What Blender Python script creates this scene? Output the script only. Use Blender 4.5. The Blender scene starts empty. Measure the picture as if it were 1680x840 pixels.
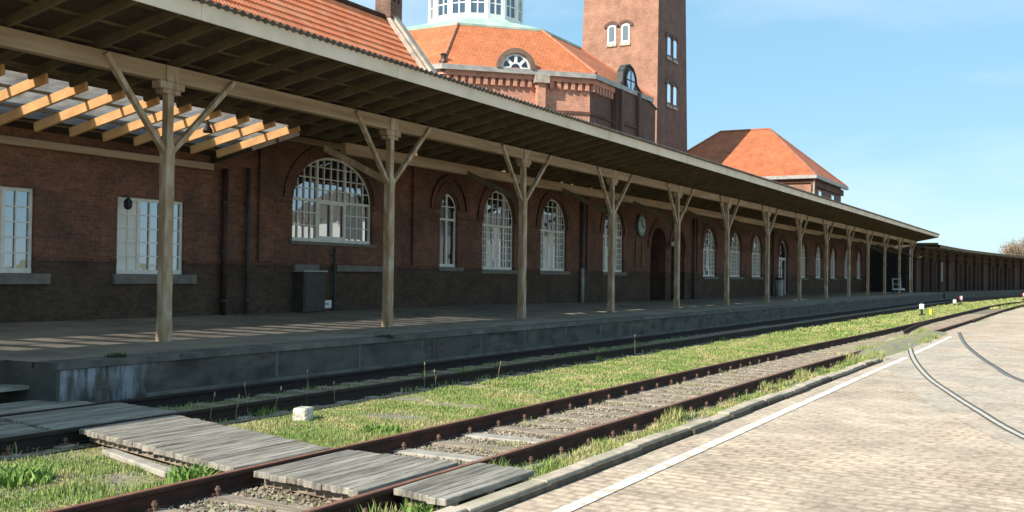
import bpy, math, random
import numpy as np
from mathutils import Vector, Matrix
from mathutils import noise as mn
R = math.radians
random.seed(7); rng = np.random.default_rng(7)
scene = bpy.context.scene
C = scene.collection

# ------------------------------------------------------------------ camera, sky, sun, exposure
cam = bpy.data.cameras.new('camera'); camo = bpy.data.objects.new('camera', cam); C.objects.link(camo)
cam.sensor_width = 36.0; cam.lens = 36.43; cam.clip_start = .1; cam.clip_end = 6000
dX = Vector((945., -42., -1700.)); 
up = dX.cross(dX + Vector((-1000., 12.5, 0.))).normalized()
if up.y < 0: up = -up
dX.normalize(); dY = up.cross(dX)
rot = Matrix((dX, dY, up))            # rows = world axes in camera space -> world_from_camera
camo.matrix_world = Matrix.Translation((0, 0, 1.7)) @ rot.to_4x4()
scene.camera = camo

SUN = Vector((-.79, .25, .56)).normalized()
el = math.asin(SUN.z); az = math.atan2(SUN.x, SUN.y)
w = bpy.data.worlds.new('World'); scene.world = w; w.use_nodes = True
nt = w.node_tree; nt.nodes.clear()
out = nt.nodes.new('ShaderNodeOutputWorld'); bg = nt.nodes.new('ShaderNodeBackground')
sky = nt.nodes.new('ShaderNodeTexSky'); sky.sky_type = 'NISHITA'; sky.sun_disc = False
sky.sun_elevation = el; sky.sun_rotation = az
sky.air_density = 1.0; sky.dust_density = .1; sky.ozone_density = 2.2
tc = nt.nodes.new('ShaderNodeTexCoord')
mp = nt.nodes.new('ShaderNodeMapping'); mp.inputs['Rotation'].default_value = (0, .25, .5); mp.inputs['Scale'].default_value = (2.2, .9, 4.5)
nz = nt.nodes.new('ShaderNodeTexNoise'); nz.inputs['Scale'].default_value = 1.6; nz.inputs['Detail'].default_value = 7; nz.inputs['Roughness'].default_value = .55
rp = nt.nodes.new('ShaderNodeValToRGB'); rp.color_ramp.elements[0].position = .44; rp.color_ramp.elements[1].position = .66
rp.color_ramp.elements[1].color = (.42, .42, .42, 1)
mx = nt.nodes.new('ShaderNodeMix'); mx.data_type = 'RGBA'
mx.inputs[7].default_value = (7.2, 8.0, 8.4, 1)
L = nt.links.new
L(tc.outputs['Generated'], mp.inputs[0]); L(mp.outputs[0], nz.inputs['Vector']); L(nz.outputs[0], rp.inputs[0]); L(rp.outputs[0], mx.inputs[0])
fl = nt.nodes.new('ShaderNodeMix'); fl.data_type = 'RGBA'; fl.inputs[0].default_value = .65; fl.inputs[7].default_value = (2.5, 5.0, 6.9, 1)
L(sky.outputs[0], fl.inputs[6]); L(fl.outputs[2], mx.inputs[6]); L(mx.outputs[2], bg.inputs[0]); L(bg.outputs[0], out.inputs[0])
bg.inputs[1].default_value = .095
sun = bpy.data.lights.new('sun', 'SUN'); sun.energy = 4.8; sun.angle = R(.53); sun.color = (1, .93, .82)
suno = bpy.data.objects.new('sun', sun); C.objects.link(suno)
suno.rotation_euler = SUN.to_track_quat('Z', 'Y').to_euler(); suno.location = (0, 0, 60)
scene.view_settings.view_transform = 'Standard'; scene.view_settings.look = 'None'
scene.view_settings.exposure = .62; scene.view_settings.gamma = 1
scene.render.engine = 'CYCLES'

# ------------------------------------------------------------------ helpers
def hor(v): return v
class MB:
    def __init__(s): s.v = []; s.f = []
    def quad(s, *p):
        n = len(s.v); s.v += [tuple(q) for q in p]; s.f.append(tuple(range(n, n + len(p)))); return s
    def box(s, x0, x1, y0, y1, z0, z1): return s.fbox(((0,0,0),(1,0,0),(0,1,0),(0,0,1)), x0, x1, y0, y1, z0, z1)
    def fbox(s, F, x0, x1, y0, y1, z0, z1):
        o, u, v, w_ = [np.array(a, float) for a in F]; n = len(s.v)
        for z in (z0, z1):
            for x, y in ((x0,y0),(x1,y0),(x1,y1),(x0,y1)): s.v.append(tuple(o + u*x + v*y + w_*z))
        for a in ((0,3,2,1),(4,5,6,7),(0,1,5,4),(1,2,6,5),(2,3,7,6),(3,0,4,7)): s.f.append(tuple(n + i for i in a))
        return s
    def bar(s, a, b, wd, ht, upv=(0,0,1)):
        a, b = np.array(a, float), np.array(b, float); d = b - a; l = np.linalg.norm(d); d /= l
        u = np.array(upv, float); sd = np.cross(d, u); sd /= np.linalg.norm(sd); u = np.cross(sd, d)
        return s.fbox((a, d, sd, u), 0, l, -wd/2, wd/2, -ht/2, ht/2)
    def tube(s, pts, r, seg=8, caps=True):
        pts = [np.array(p, float) for p in pts]; rs = r if hasattr(r, '__len__') else [r]*len(pts); n = len(s.v)
        for i, p in enumerate(pts):
            d = pts[min(i+1, len(pts)-1)] - pts[max(i-1, 0)]; d /= np.linalg.norm(d)
            a = np.cross(d, (0,0,1)) if abs(d[2]) < .95 else np.cross(d, (1,0,0)); a /= np.linalg.norm(a); b = np.cross(d, a)
            for k in range(seg):
                t = 2*math.pi*k/seg; s.v.append(tuple(p + (a*math.cos(t) + b*math.sin(t))*rs[i]))
        for i in range(len(pts)-1):
            for k in range(seg): s.f.append((n+i*seg+k, n+i*seg+(k+1)%seg, n+(i+1)*seg+(k+1)%seg, n+(i+1)*seg+k))
        if caps:
            s.f.append(tuple(n+k for k in range(seg))[::-1]); s.f.append(tuple(n+(len(pts)-1)*seg+k for k in range(seg)))
        return s
    def lathe(s, c, prof, seg=16, ph=0.):
        n = len(s.v)
        for r_, z in prof:
            for k in range(seg):
                t = 2*math.pi*(k+ph)/seg; s.v.append((c[0]+r_*math.cos(t), c[1]+r_*math.sin(t), c[2]+z))
        for i in range(len(prof)-1):
            for k in range(seg): s.f.append((n+i*seg+k, n+i*seg+(k+1)%seg, n+(i+1)*seg+(k+1)%seg, n+(i+1)*seg+k))
        s.f.append(tuple(n+k for k in range(seg))[::-1]); s.f.append(tuple(n+(len(prof)-1)*seg+k for k in range(seg)))
        return s
    def prism(s, poly, e0, e1, F):   # poly in (u,w) extruded along v
        o, u, v, w_ = [np.array(a, float) for a in F]; n = len(s.v); m = len(poly)
        for e in (e0, e1):
            for a, b in poly: s.v.append(tuple(o + u*a + w_*b + v*e))
        s.f.append(tuple(n+i for i in range(m))); s.f.append(tuple(n+m+i for i in range(m))[::-1])
        for i in range(m): s.f.append((n+i, n+m+i, n+m+(i+1)%m, n+(i+1)%m))
        return s
    def each(s, name, mat, parent=None, bevel=0):
        out = []
        for i in range(len(s.v)//8):
            m_ = MB(); m_.v = s.v[8*i:8*i+8]; m_.f = [tuple(j-8*i for j in f) for f in s.f[6*i:6*i+6]]; out.append(m_.build(name, mat, parent, bevel=bevel))
        return out
    def build(s, name, mat, parent=None, smooth=False, bevel=0, off=None):
        root = parent
        while root is not None and root.parent is not None: root = root.parent
        o0 = Vector(root.location) if root is not None else Vector((0,0,0))
        if off is not None: o0 = Vector(off)
        me = bpy.data.meshes.new(name)
        me.from_pydata([(a-o0.x, b-o0.y, c-o0.z) for a, b, c in s.v], [], s.f)
        me.materials.append(mat); me.validate(); me.update()
        if smooth: me.polygons.foreach_set('use_smooth', [True]*len(me.polygons))
        o = bpy.data.objects.new(name, me); C.objects.link(o)
        if parent is not None: o.parent = parent
        elif off is not None: o.location = off
        if bevel:
            m = o.modifiers.new('bevel', 'BEVEL'); m.width = bevel; m.segments = 1; m.limit_method = 'ANGLE'
        return o
def tag(o, label=None, cat=None, group=None, kind=None):
    if label: o['label'] = label
    if cat: o['category'] = cat
    if group: o['group'] = group
    if kind: o['kind'] = kind
    return o
def thing(name, loc, label, cat, group=None):
    o = bpy.data.objects.new(name, None); o.location = loc; o.empty_display_size = .3; C.objects.link(o)
    return tag(o, label, cat, group)

def mat(name, c1, c2=None, rough=.8, scale=3., bump=.0, bscale=40., metal=0., spec=.3, detail=6, c3=None, s3=.6, lo=.35, hi=.65, stretch=None, bdist=.01, island=0.):
    m = bpy.data.materials.new(name); m.use_nodes = True; t = m.node_tree; P = t.nodes['Principled BSDF']; l = t.links.new
    P.inputs['Roughness'].default_value = rough; P.inputs['Metallic'].default_value = metal; P.inputs['Specular IOR Level'].default_value = spec
    g = t.nodes.new('ShaderNodeNewGeometry'); vec = g.outputs['Position']
    if stretch:
        mp_ = t.nodes.new('ShaderNodeMapping'); mp_.inputs['Scale'].default_value = stretch; l(vec, mp_.inputs[0]); vec = mp_.outputs[0]
    def noise(sc, dt=detail):
        n = t.nodes.new('ShaderNodeTexNoise'); n.inputs['Scale'].default_value = sc; n.inputs['Detail'].default_value = dt; l(vec, n.inputs['Vector']); return n.outputs[0]
    def mixc(fac, a, b):
        x = t.nodes.new('ShaderNodeMix'); x.data_type = 'RGBA'; l(fac, x.inputs[0])
        for i, q in ((6, a), (7, b)):
            if isinstance(q, tuple): x.inputs[i].default_value = (*q, 1)
            else: l(q, x.inputs[i])
        return x.outputs[2]
    def ramp(src, a, b):
        r_ = t.nodes.new('ShaderNodeMapRange'); r_.inputs[1].default_value = a; r_.inputs[2].default_value = b; l(src, r_.inputs[0]); return r_.outputs[0]
    col = c1
    if c2: col = mixc(ramp(noise(scale), lo, hi), c1, c2)
    if c3: col = mixc(ramp(noise(s3), .45, .65), col, c3)
    if island:
        hs = t.nodes.new('ShaderNodeHueSaturation'); mr = t.nodes.new('ShaderNodeMapRange')
        mr.inputs[3].default_value = 1-island; mr.inputs[4].default_value = 1+island
        l(g.outputs['Random Per Island'], mr.inputs[0]); l(mr.outputs[0], hs.inputs['Value'])
        if isinstance(col, tuple): hs.inputs['Color'].default_value = (*col, 1)
        else: l(col, hs.inputs['Color'])
        col = hs.outputs[0]
    if isinstance(col, tuple): P.inputs['Base Color'].default_value = (*col, 1)
    else: l(col, P.inputs['Base Color'])
    if bump:
        b = t.nodes.new('ShaderNodeBump'); b.inputs['Strength'].default_value = bump; b.inputs['Distance'].default_value = bdist
        l(noise(bscale, 5), b.inputs['Height']); l(b.outputs[0], P.inputs['Normal'])
    m['P'] = 1
    return m

def brick(name, cA, cB, mortar, u=(1,0,0), vdir=(0,0,1), bw=.25, bh=.077, dirt=(.03,.02,.018), dirts=.5, msize=.012, rough=.85, dlo=.45, dhi=.75, bumpd=.006, streak=None):
    m = bpy.data.materials.new(name); m.use_nodes = True; t = m.node_tree; P = t.nodes['Principled BSDF']; l = t.links.new
    P.inputs['Roughness'].default_value = rough; P.inputs['Specular IOR Level'].default_value = .25
    g = t.nodes.new('ShaderNodeNewGeometry')
    def dot(d):
        n = t.nodes.new('ShaderNodeVectorMath'); n.operation = 'DOT_PRODUCT'; n.inputs[1].default_value = d; l(g.outputs['Position'], n.inputs[0]); return n.outputs['Value']
    cb = t.nodes.new('ShaderNodeCombineXYZ'); l(dot(u), cb.inputs[0]); l(dot(vdir), cb.inputs[1])
    b = t.nodes.new('ShaderNodeTexBrick'); b.inputs['Scale'].default_value = 1; b.inputs['Brick Width'].default_value = bw; b.inputs['Row Height'].default_value = bh
    b.inputs['Mortar Size'].default_value = msize; b.inputs['Mortar Smooth'].default_value = .2
    b.inputs['Color1'].default_value = (*cA, 1); b.inputs['Color2'].default_value = (*cB, 1); b.inputs['Mortar'].default_value = (*mortar, 1)
    l(cb.outputs[0], b.inputs['Vector'])
    def noise(sc, vec):
        n = t.nodes.new('ShaderNodeTexNoise'); n.inputs['Scale'].default_value = sc; n.inputs['Detail'].default_value = 8; n.inputs['Roughness'].default_value = .62; l(vec, n.inputs['Vector']); return n.outputs[0]
    mr = t.nodes.new('ShaderNodeMapRange'); mr.inputs[1].default_value = dlo; mr.inputs[2].default_value = dhi; mr.inputs[4].default_value = .75
    l(noise(dirts, g.outputs['Position']), mr.inputs[0])
    x = t.nodes.new('ShaderNodeMix'); x.data_type = 'RGBA'; l(mr.outputs[0], x.inputs[0]); l(b.outputs[0], x.inputs[6]); x.inputs[7].default_value = (*dirt, 1)
    col = x.outputs[2]
    n2 = noise(14, g.outputs['Position']); mr2 = t.nodes.new('ShaderNodeMapRange'); mr2.inputs[1].default_value = .3; mr2.inputs[2].default_value = .7; mr2.inputs[3].default_value = .72; mr2.inputs[4].default_value = 1.28; l(n2, mr2.inputs[0])
    n3 = noise(1.3, g.outputs['Position']); mr3 = t.nodes.new('ShaderNodeMapRange'); mr3.inputs[1].default_value = .35; mr3.inputs[2].default_value = .65; mr3.inputs[3].default_value = .82; mr3.inputs[4].default_value = 1.16; l(n3, mr3.inputs[0])
    mu_ = t.nodes.new('ShaderNodeMath'); mu_.operation = 'MULTIPLY'; l(mr2.outputs[0], mu_.inputs[0]); l(mr3.outputs[0], mu_.inputs[1])
    hs = t.nodes.new('ShaderNodeHueSaturation'); l(mu_.outputs[0], hs.inputs['Value']); l(col, hs.inputs['Color']); l(hs.outputs[0], P.inputs['Base Color'])
    bp = t.nodes.new('ShaderNodeBump'); bp.inputs['Strength'].default_value = .7; bp.inputs['Distance'].default_value = bumpd; bp.invert = True
    l(b.outputs['Fac'], bp.inputs['Height']); l(bp.outputs[0], P.inputs['Normal'])
    return m

def glass(name, base=(.012,.015,.018), refl=.35, rough=.02, tint=(.85,.92,1.)):
    m = bpy.data.materials.new(name); m.use_nodes = True; t = m.node_tree; l = t.links.new; t.nodes.clear()
    o = t.nodes.new('ShaderNodeOutputMaterial'); d = t.nodes.new('ShaderNodeBsdfDiffuse'); g = t.nodes.new('ShaderNodeBsdfGlossy'); x = t.nodes.new('ShaderNodeMixShader')
    fr = t.nodes.new('ShaderNodeFresnel'); fr.inputs[0].default_value = 1.5; ad = t.nodes.new('ShaderNodeMath'); ad.operation = 'ADD'; ad.inputs[1].default_value = refl - .05; ad.use_clamp = True
    d.inputs[0].default_value = (*base, 1); g.inputs[0].default_value = (*tint, 1); g.inputs['Roughness'].default_value = rough
    ge = t.nodes.new('ShaderNodeNewGeometry'); n = t.nodes.new('ShaderNodeTexNoise'); n.inputs['Scale'].default_value = 1.3; n.inputs['Detail'].default_value = 2; l(ge.outputs['Position'], n.inputs['Vector'])
    bp = t.nodes.new('ShaderNodeBump'); bp.inputs['Strength'].default_value = .25; bp.inputs['Distance'].default_value = .02; l(n.outputs[0], bp.inputs['Height']); l(bp.outputs[0], g.inputs['Normal'])
    l(fr.outputs[0], ad.inputs[0]); l(ad.outputs[0], x.inputs[0]); l(d.outputs[0], x.inputs[1]); l(g.outputs[0], x.inputs[2]); l(x.outputs[0], o.inputs[0])
    return m

M = {}
M['wood'] = mat('beige_painted_timber', (.42,.285,.165), (.31,.205,.115), .8, 2.0, .4, 30, c3=(.52,.42,.31), s3=1.6, stretch=(4,4,1.2))
M['beam'] = mat('beige_painted_beam', (.38,.26,.15), (.28,.19,.11), .8, 2.0, .4, 30, c3=(.43,.315,.20), s3=1.2, stretch=(.35,4,4))
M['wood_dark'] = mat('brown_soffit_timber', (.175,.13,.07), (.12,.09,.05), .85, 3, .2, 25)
M['wood_sunlit'] = mat('sunlit_orange_rafter', (.92,.52,.21), (.84,.44,.17), .75, 4, .2, 25)  # brightened orange: sunlight through the skylight painted into the rafter colour
M['fascia'] = mat('weathered_fascia_paint', (.78,.66,.50), (.62,.53,.40), .7, 1.6, .3, 20, c3=(.80,.67,.55), s3=.5)
M['board'] = mat('dark_roof_boarding', (.085,.066,.042), (.055,.043,.03), .9, 4, .1, 20)
M['corr'] = mat('grey_corrugated_sheet', (.17,.155,.14), (.10,.09,.08), .85, 5, .3, 30)
M['white'] = mat('white_window_paint', (.85,.84,.77), (.70,.69,.62), .5, 6)
M['lwhite'] = mat('lantern_white_paint', (.80,.80,.77), (.7,.71,.68), .5, 3)
M['sill'] = mat('sandstone_sill', (.22,.20,.165), (.15,.14,.12), .85, 4, .3, 40)
M['glass'] = glass('window_glass')
M['glass_dark'] = glass('dull_glass', refl=.12)
M['blind'] = mat('white_blind', (.85,.84,.77), (.72,.71,.65), .7, 2)
M['curtain'] = mat('pale_curtain', (.42,.42,.39), (.30,.30,.28), .8, 5, stretch=(6,6,.4))
M['door'] = mat('dark_brown_door', (.050,.026,.016), (.032,.018,.012), .9, 4, spec=.08, stretch=(6,6,.6))
M['pipe'] = mat('dull_iron_pipe', (.07,.075,.07), (.04,.042,.042), .6, 5)
M['pipe_red'] = mat('rust_brown_pipe', (.075,.034,.024), (.045,.024,.018), .6, 5)
M['zinc'] = mat('zinc_gutter', (.42,.40,.36), (.28,.27,.25), .5, 3)
M['copper'] = mat('green_copper', (.36,.52,.43), (.27,.42,.35), .6, 2, c3=(.50,.62,.52), s3=.8)
M['coping'] = mat('sandstone_coping', (.50,.42,.33), (.30,.26,.22), .85, 3, .3, 30)
M['rust'] = mat('rusty_rail_steel', (.055,.025,.017), (.032,.017,.013), .85, 12, .4, 60, c3=(.085,.034,.020), s3=2.5)
M['railtop'] = mat('rail_head_dull', (.30,.145,.09), (.20,.09,.06), .55, 9, .1, 60)
M['steel'] = mat('worn_steel', (.60,.54,.46), (.48,.43,.37), .7, 8, metal=.0)
M['sleeper'] = mat('grey_sleeper_wood', (.36,.29,.22), (.19,.15,.11), .9, 5, .5, 40, stretch=(5,.7,5))
M['concrete_sleeper'] = mat('pale_concrete_sleeper', (.42,.38,.32), (.3,.27,.23), .9, 6, .4, 60)
M['plank'] = mat('weathered_grey_plank', (.31,.275,.225), (.13,.115,.095), .9, 3, .9, 18, stretch=(.9,9,4), c3=(.36,.325,.27), s3=1.4, island=.22)
M['kerb'] = mat('kerb_stone', (.55,.45,.34), (.38,.31,.24), .9, 7, .7, 40, c3=(.30,.27,.18), s3=1.5, island=.12)
M['paint'] = mat('white_road_paint', (.84,.81,.75), (.58,.47,.36), .8, 7, lo=.50, hi=.58, detail=12, c3=(.68,.60,.50), s3=3.)
M['dirtcrete'] = mat('road_concrete_grey', (.53,.455,.365), (.46,.40,.325), .85, 1.5, .3, 60)
M['stone'] = mat('pale_stone', (.70,.66,.55), (.40,.37,.30), .9, 14, .9, 30, bdist=.03)
M['dry'] = mat('dry_stem', (.34,.27,.15), (.25,.19,.10), .9, 20)
M['yellow'] = mat('yellow_paint', (.65,.55,.05), None, .6)
M['black'] = mat('black_paint', (.02,.02,.022), (.03,.03,.03), .5, 9)
M['redpaint'] = mat('red_paint', (.45,.03,.025), None, .5)
M['cab'] = mat('grey_green_metal', (.065,.062,.052), (.045,.044,.038), .6, 5)
M['numpaint'] = mat('faded_red_number_paint', (.19,.095,.08), (.08,.075,.07), .9, 25)
M['stainpaint'] = mat('chalky_white_stain', (.22,.23,.25), (.11,.11,.11), .95, 5, lo=.35, hi=.6, stretch=(6,6,.8))

BR_F = brick('facade_brick', (.25,.095,.053), (.15,.064,.040), (.15,.11,.078), dirt=(.06,.042,.032), dirts=.8)
BR_D = brick('dark_base_brick', (.115,.070,.044), (.072,.047,.032), (.085,.064,.046), dirt=(.05,.037,.027), dirts=.9)
BR_A = brick('arch_brick', (.19,.075,.045), (.12,.052,.034), (.12,.09,.07), bw=.077, bh=.25, dirt=(.06,.04,.03), dirts=.9)
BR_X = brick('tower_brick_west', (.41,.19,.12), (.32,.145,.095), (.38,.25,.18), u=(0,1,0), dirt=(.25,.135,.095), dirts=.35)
BR_Y = brick('tower_brick_shaded', (.19,.105,.082), (.155,.088,.07), (.19,.14,.115), dirt=(.12,.08,.065), dirts=.35)  # darker copy of the tower brick, shade of unlit faces painted in
BR_E = brick('hall_brick_diagonal_lit', (.64,.28,.18), (.52,.22,.14), (.56,.37,.27), u=(.7071,-.7071,0), dirt=(.46,.24,.175), dirts=.5)  # brighter copy of the hall brick, sunlight on the diagonal face painted in
BR_H = brick('hall_brick_shaded', (.17,.085,.065), (.13,.068,.055), (.16,.12,.10), dirt=(.09,.06,.05), dirts=.6)  # darker copy of the hall brick, shade of its unlit side painted in
BR_S = brick('shed_brick', (.10,.055,.038), (.075,.044,.032), (.08,.06,.05), dirt=(.04,.028,.024), dirts=.3)

def tile_mat(name, u, vdir, cA=(.55,.165,.065), cB=(.44,.13,.052), dirt=(.34,.12,.06)):
    return brick(name, cA, cB, (.38,.13,.07), u=u, vdir=vdir, bw=.20, bh=.24, msize=.014, dirt=dirt, dirts=.7, rough=.7, dlo=.4, dhi=.85, bumpd=.012)
T_X = tile_mat('roof_tiles_ridge_along_x', (1,0,0), (0,.707,.707))

GRASS1 = mat('grass_blades', (.24,.31,.09), (.42,.37,.17), .85, 2.4, c3=(.17,.26,.06), s3=1.1, island=.5, lo=.38, hi=.62)

# ------------------------------------------------------------------ ground, road, tracks base
def ground_mat():
    m = bpy.data.materials.new('rough_ground'); m.use_nodes = True; t = m.node_tree; P = t.nodes['Principled BSDF']; l = t.links.new
    g = t.nodes.new('ShaderNodeNewGeometry')
    def n(sc, d=8):
        q = t.nodes.new('ShaderNodeTexNoise'); q.inputs['Scale'].default_value = sc; q.inputs['Detail'].default_value = d; q.inputs['Roughness'].default_value = .65; l(g.outputs['Position'], q.inputs['Vector']); return q.outputs[0]
    def mr(s, a, b):
        q = t.nodes.new('ShaderNodeMapRange'); q.inputs[1].default_value = a; q.inputs[2].default_value = b; l(s, q.inputs[0]); return q.outputs[0]
    def mx(f, a, b):
        x = t.nodes.new('ShaderNodeMix'); x.data_type = 'RGBA'; l(f, x.inputs[0])
        for i, q in ((6, a), (7, b)):
            if isinstance(q, tuple): x.inputs[i].default_value = (*q, 1)
            else: l(q, x.inputs[i])
        return x.outputs[2]
    dirt = mx(mr(n(9), .35, .65), (.18,.155,.115), (.36,.32,.25))
    grs = mx(mr(n(5), .35, .65), (.23,.25,.08), (.34,.31,.15))
    l(mx(mr(n(1.3), .42, .56), dirt, grs), P.inputs['Base Color']); P.inputs['Roughness'].default_value = .95
    b = t.nodes.new('ShaderNodeBump'); b.inputs['Strength'].default_value = .8; b.inputs['Distance'].default_value = .04; l(n(22), b.inputs['Height']); l(b.outputs[0], P.inputs['Normal'])
    return m
gm = ground_mat()
g = MB(); g.quad((-3000,-3000,-.19),(3000,-3000,-.19),(3000,3000,-.19),(-3000,3000,-.19)).build('ground', gm).__setitem__('kind', 'structure')

# paved road: brick setts in courses running across the tracks
def road_mat():
    m = brick('road_setts', (.605,.465,.335), (.545,.415,.30), (.42,.32,.235), u=(.12,.993,0), vdir=(.993,-.12,0), bw=.24, bh=.14, dirt=(.53,.435,.33), dirts=.22, msize=.022, rough=.9, dlo=.42, dhi=.6, bumpd=.006)
    t = m.node_tree; l = t.links.new; P = t.nodes['Principled BSDF']; src = P.inputs['Base Color'].links[0].from_socket; g_ = t.nodes.new('ShaderNodeNewGeometry')
    def streak(sc, stretch, a_, b_, lo_, hi_, src):
        mp_ = t.nodes.new('ShaderNodeMapping'); mp_.inputs['Rotation'].default_value = (0,0,.12); mp_.inputs['Scale'].default_value = stretch; l(g_.outputs['Position'], mp_.inputs[0])
        n_ = t.nodes.new('ShaderNodeTexNoise'); n_.inputs['Scale'].default_value = sc; n_.inputs['Detail'].default_value = 7; n_.inputs['Roughness'].default_value = .65; l(mp_.outputs[0], n_.inputs['Vector'])
        q_ = t.nodes.new('ShaderNodeMapRange'); q_.inputs[1].default_value = a_; q_.inputs[2].default_value = b_; q_.inputs[3].default_value = lo_; q_.inputs[4].default_value = hi_; l(n_.outputs[0], q_.inputs[0])
        h_ = t.nodes.new('ShaderNodeHueSaturation'); l(q_.outputs[0], h_.inputs['Value']); l(src, h_.inputs['Color']); return h_.outputs[0]
    src = streak(1., (4.5, .35, 1), .3, .7, .92, 1.08, src); src = streak(1.1, (1, 1, 1), .35, .65, .90, 1.06, src); src = streak(.25, (1, 1, 1), .35, .65, .88, 1.08, src)
    l(src, P.inputs['Base Color']); return m
RM = road_mat()
edge = [(-40,3.93),(23.6,3.93),(26,4.05),(30,4.3),(40,4.35),(52,4.3),(65,4.2),(78,3.9),(92,3.2),(105,2.0),(125,-1.),(160,-8),(240,-34)]
r = MB()
for a, b in zip(edge, edge[1:]): r.quad((a[0],-90,-.11),(b[0],-90,-.11),(b[0],b[1],-.11),(a[0],a[1],-.11))
r.build('road', RM)['kind'] = 'structure'
# painted line
ln = MB()
lp = [(-6,3.38),(7.2,3.44),(14.7,3.52),(20,3.57),(25.3,3.60)]
for a, b in zip(lp, lp[1:]): ln.quad((a[0],a[1],-.102),(b[0],b[1],-.102),(b[0],b[1]+.13,-.102),(a[0],a[1]+.13,-.102))
ln.quad((26.0,3.62,-.102),(35.6,3.74,-.102),(35.6,3.86,-.102),(26.0,3.75,-.102))
ln.build('road_line', M['paint'])['kind'] = 'structure'

def poly_interp(pts, n):
    P = np.array(pts, float)
    # Catmull-Rom
    outp = []
    for i in range(len(P)-1):
        p0, p1, p2, p3 = P[max(i-1,0)], P[i], P[i+1], P[min(i+2,len(P)-1)]
        for k in range(n):
            t = k/n; outp.append(.5*((2*p1)+(-p0+p2)*t+(2*p0-5*p1+4*p2-p3)*t*t+(-p0+3*p1-3*p2+p3)*t**3))
    outp.append(P[-1]); return np.array(outp)
def ribbon(mb, pts, o0, o1, z):
    d = np.gradient(pts, axis=0); d /= np.linalg.norm(d, axis=1)[:,None]; nrm = np.stack([-d[:,1], d[:,0]], 1)
    A = pts + nrm*o0; B = pts + nrm*o1
    for i in range(len(pts)-1): mb.quad((*A[i],z),(*A[i+1],z),(*B[i+1],z),(*B[i],z))
RA = poly_interp([(6.5,-2.3),(9.5,-.85),(13.3,.62),(15.7,1.33),(17.8,1.9),(20.6,2.6),(24.8,3.42),(29.1,4.12)], 8)
RB = poly_interp([(11,-2.9),(15.5,-.95),(20.67,1.0),(23.7,1.68),(27.8,2.42),(32.4,3.12),(38.75,3.9)], 8)
# smoother paving band laid along the inset track
MID = poly_interp([(8.5,-2.9),(12.5,-.9),(17,.75),(22.2,2.1),(28,3.28),(33.9,3.9)], 10)
b = MB(); ribbon(b, MID, -1.75, 1.45, -.106); b.build('paving_band', brick('paving_band', (.53,.42,.315), (.48,.38,.285), (.41,.325,.245), u=(.12,.993,0), vdir=(.993,-.12,0), bw=.5, bh=.5, dirt=(.44,.39,.32), dirts=.4, dlo=.4, dhi=.7))['kind'] = 'structure'
it = thing('inset_track', (20,1.8,-.1), 'pair of grooved tram-like rails set flush in the paved road and curving to the right', 'track')
for P_, dbl in ((RA, True), (RB, False)):
    q = MB(); ribbon(q, P_, -.032, .032, -.099); rl = q.build('rail', M['steel'] if dbl else mat('dark_steel', (.20,.19,.18), (.14,.13,.125), .6, 8), it)
    q = MB(); ribbon(q, P_, -.075, -.035, -.098)
    if dbl: ribbon(q, P_, .035, .066, -.098)
    else: ribbon(q, P_, .035, .04, -.098)
    q.build('groove', mat('groove_dark', (.10,.09,.08), None, .9), rl)  # flat dark strips drawn as the rail grooves

# kerb stones
kt = thing('kerb', (14,4.05,-.11), 'low weathered stone kerb between the grass strip and the paved road', 'kerb')
x = -2.0
k = MB(); kf = MB()
while x < 23.5:
    l_ = random.uniform(.6, 1.25); dy = random.uniform(-.022, .018); dz = random.uniform(-.014, .012)
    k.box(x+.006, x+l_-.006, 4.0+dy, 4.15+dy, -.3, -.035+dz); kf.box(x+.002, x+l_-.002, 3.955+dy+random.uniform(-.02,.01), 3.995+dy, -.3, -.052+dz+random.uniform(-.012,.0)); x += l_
k.each('kerb_stone', M['kerb'], kt, bevel=.006); kf.each('kerb_shade_plate', mat('kerb_shade_brown', (.11,.095,.07), (.06,.052,.042), .95, 9, .6, 40), kt)  # added dark plates: shade on the kerb's road side painted as colour

# rails of open tracks
PROF = [(-.068,-.165),(.068,-.165),(.068,-.152),(.012,-.138),(.010,-.045),(.036,-.034),(.036,-.006),(.030,0),(-.030,0),(-.036,-.006),(-.036,-.034),(-.010,-.045),(-.012,-.138),(-.068,-.152)]
def rail_mesh(pts, prof=PROF, z=0):
    mb = MB(); P = np.array(pts, float); d = np.gradient(P, axis=0); d /= np.linalg.norm(d, axis=1)[:,None]; nr = np.stack([-d[:,1], d[:,0]], 1); m = len(prof)
    for i in range(len(P)):
        for a, b_ in prof: mb.v.append((P[i,0]+nr[i,0]*a, P[i,1]+nr[i,1]*a, z+b_))
    for i in range(len(P)-1):
        for j in range(m): mb.f.append((i*m+j, i*m+(j+1)%m, (i+1)*m+(j+1)%m, (i+1)*m+j))
    mb.f.append(tuple(range(m))); mb.f.append(tuple((len(P)-1)*m+j for j in range(m))[::-1])
    return mb
def offset(pts, o):
    d = np.gradient(pts, axis=0); d /= np.linalg.norm(d, axis=1)[:,None]; return pts + np.stack([-d[:,1], d[:,0]], 1)*o
C1 = poly_interp([(-4,5.60),(4,5.60),(12,5.58),(20,5.56),(28,5.42),(37,5.22),(50,5.12),(62,5.08),(75,5.0),(88,4.55),(104,3.1),(125,-.2),(160,-8)], 6)
C2 = poly_interp([(-4,10.25),(20,10.2),(60,10.2),(90,10.1),(110,8.8),(140,5.4),(180,-3)], 6)
clipm = mat('rusty_clip', (.20,.115,.08), (.13,.075,.055), .85, 15)
M['rust_shaded'] = mat('shaded_rail_rust', (.030,.021,.018), (.020,.016,.014), .85, 8)  # darker copy of the rail rust, canopy shade painted in
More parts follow.
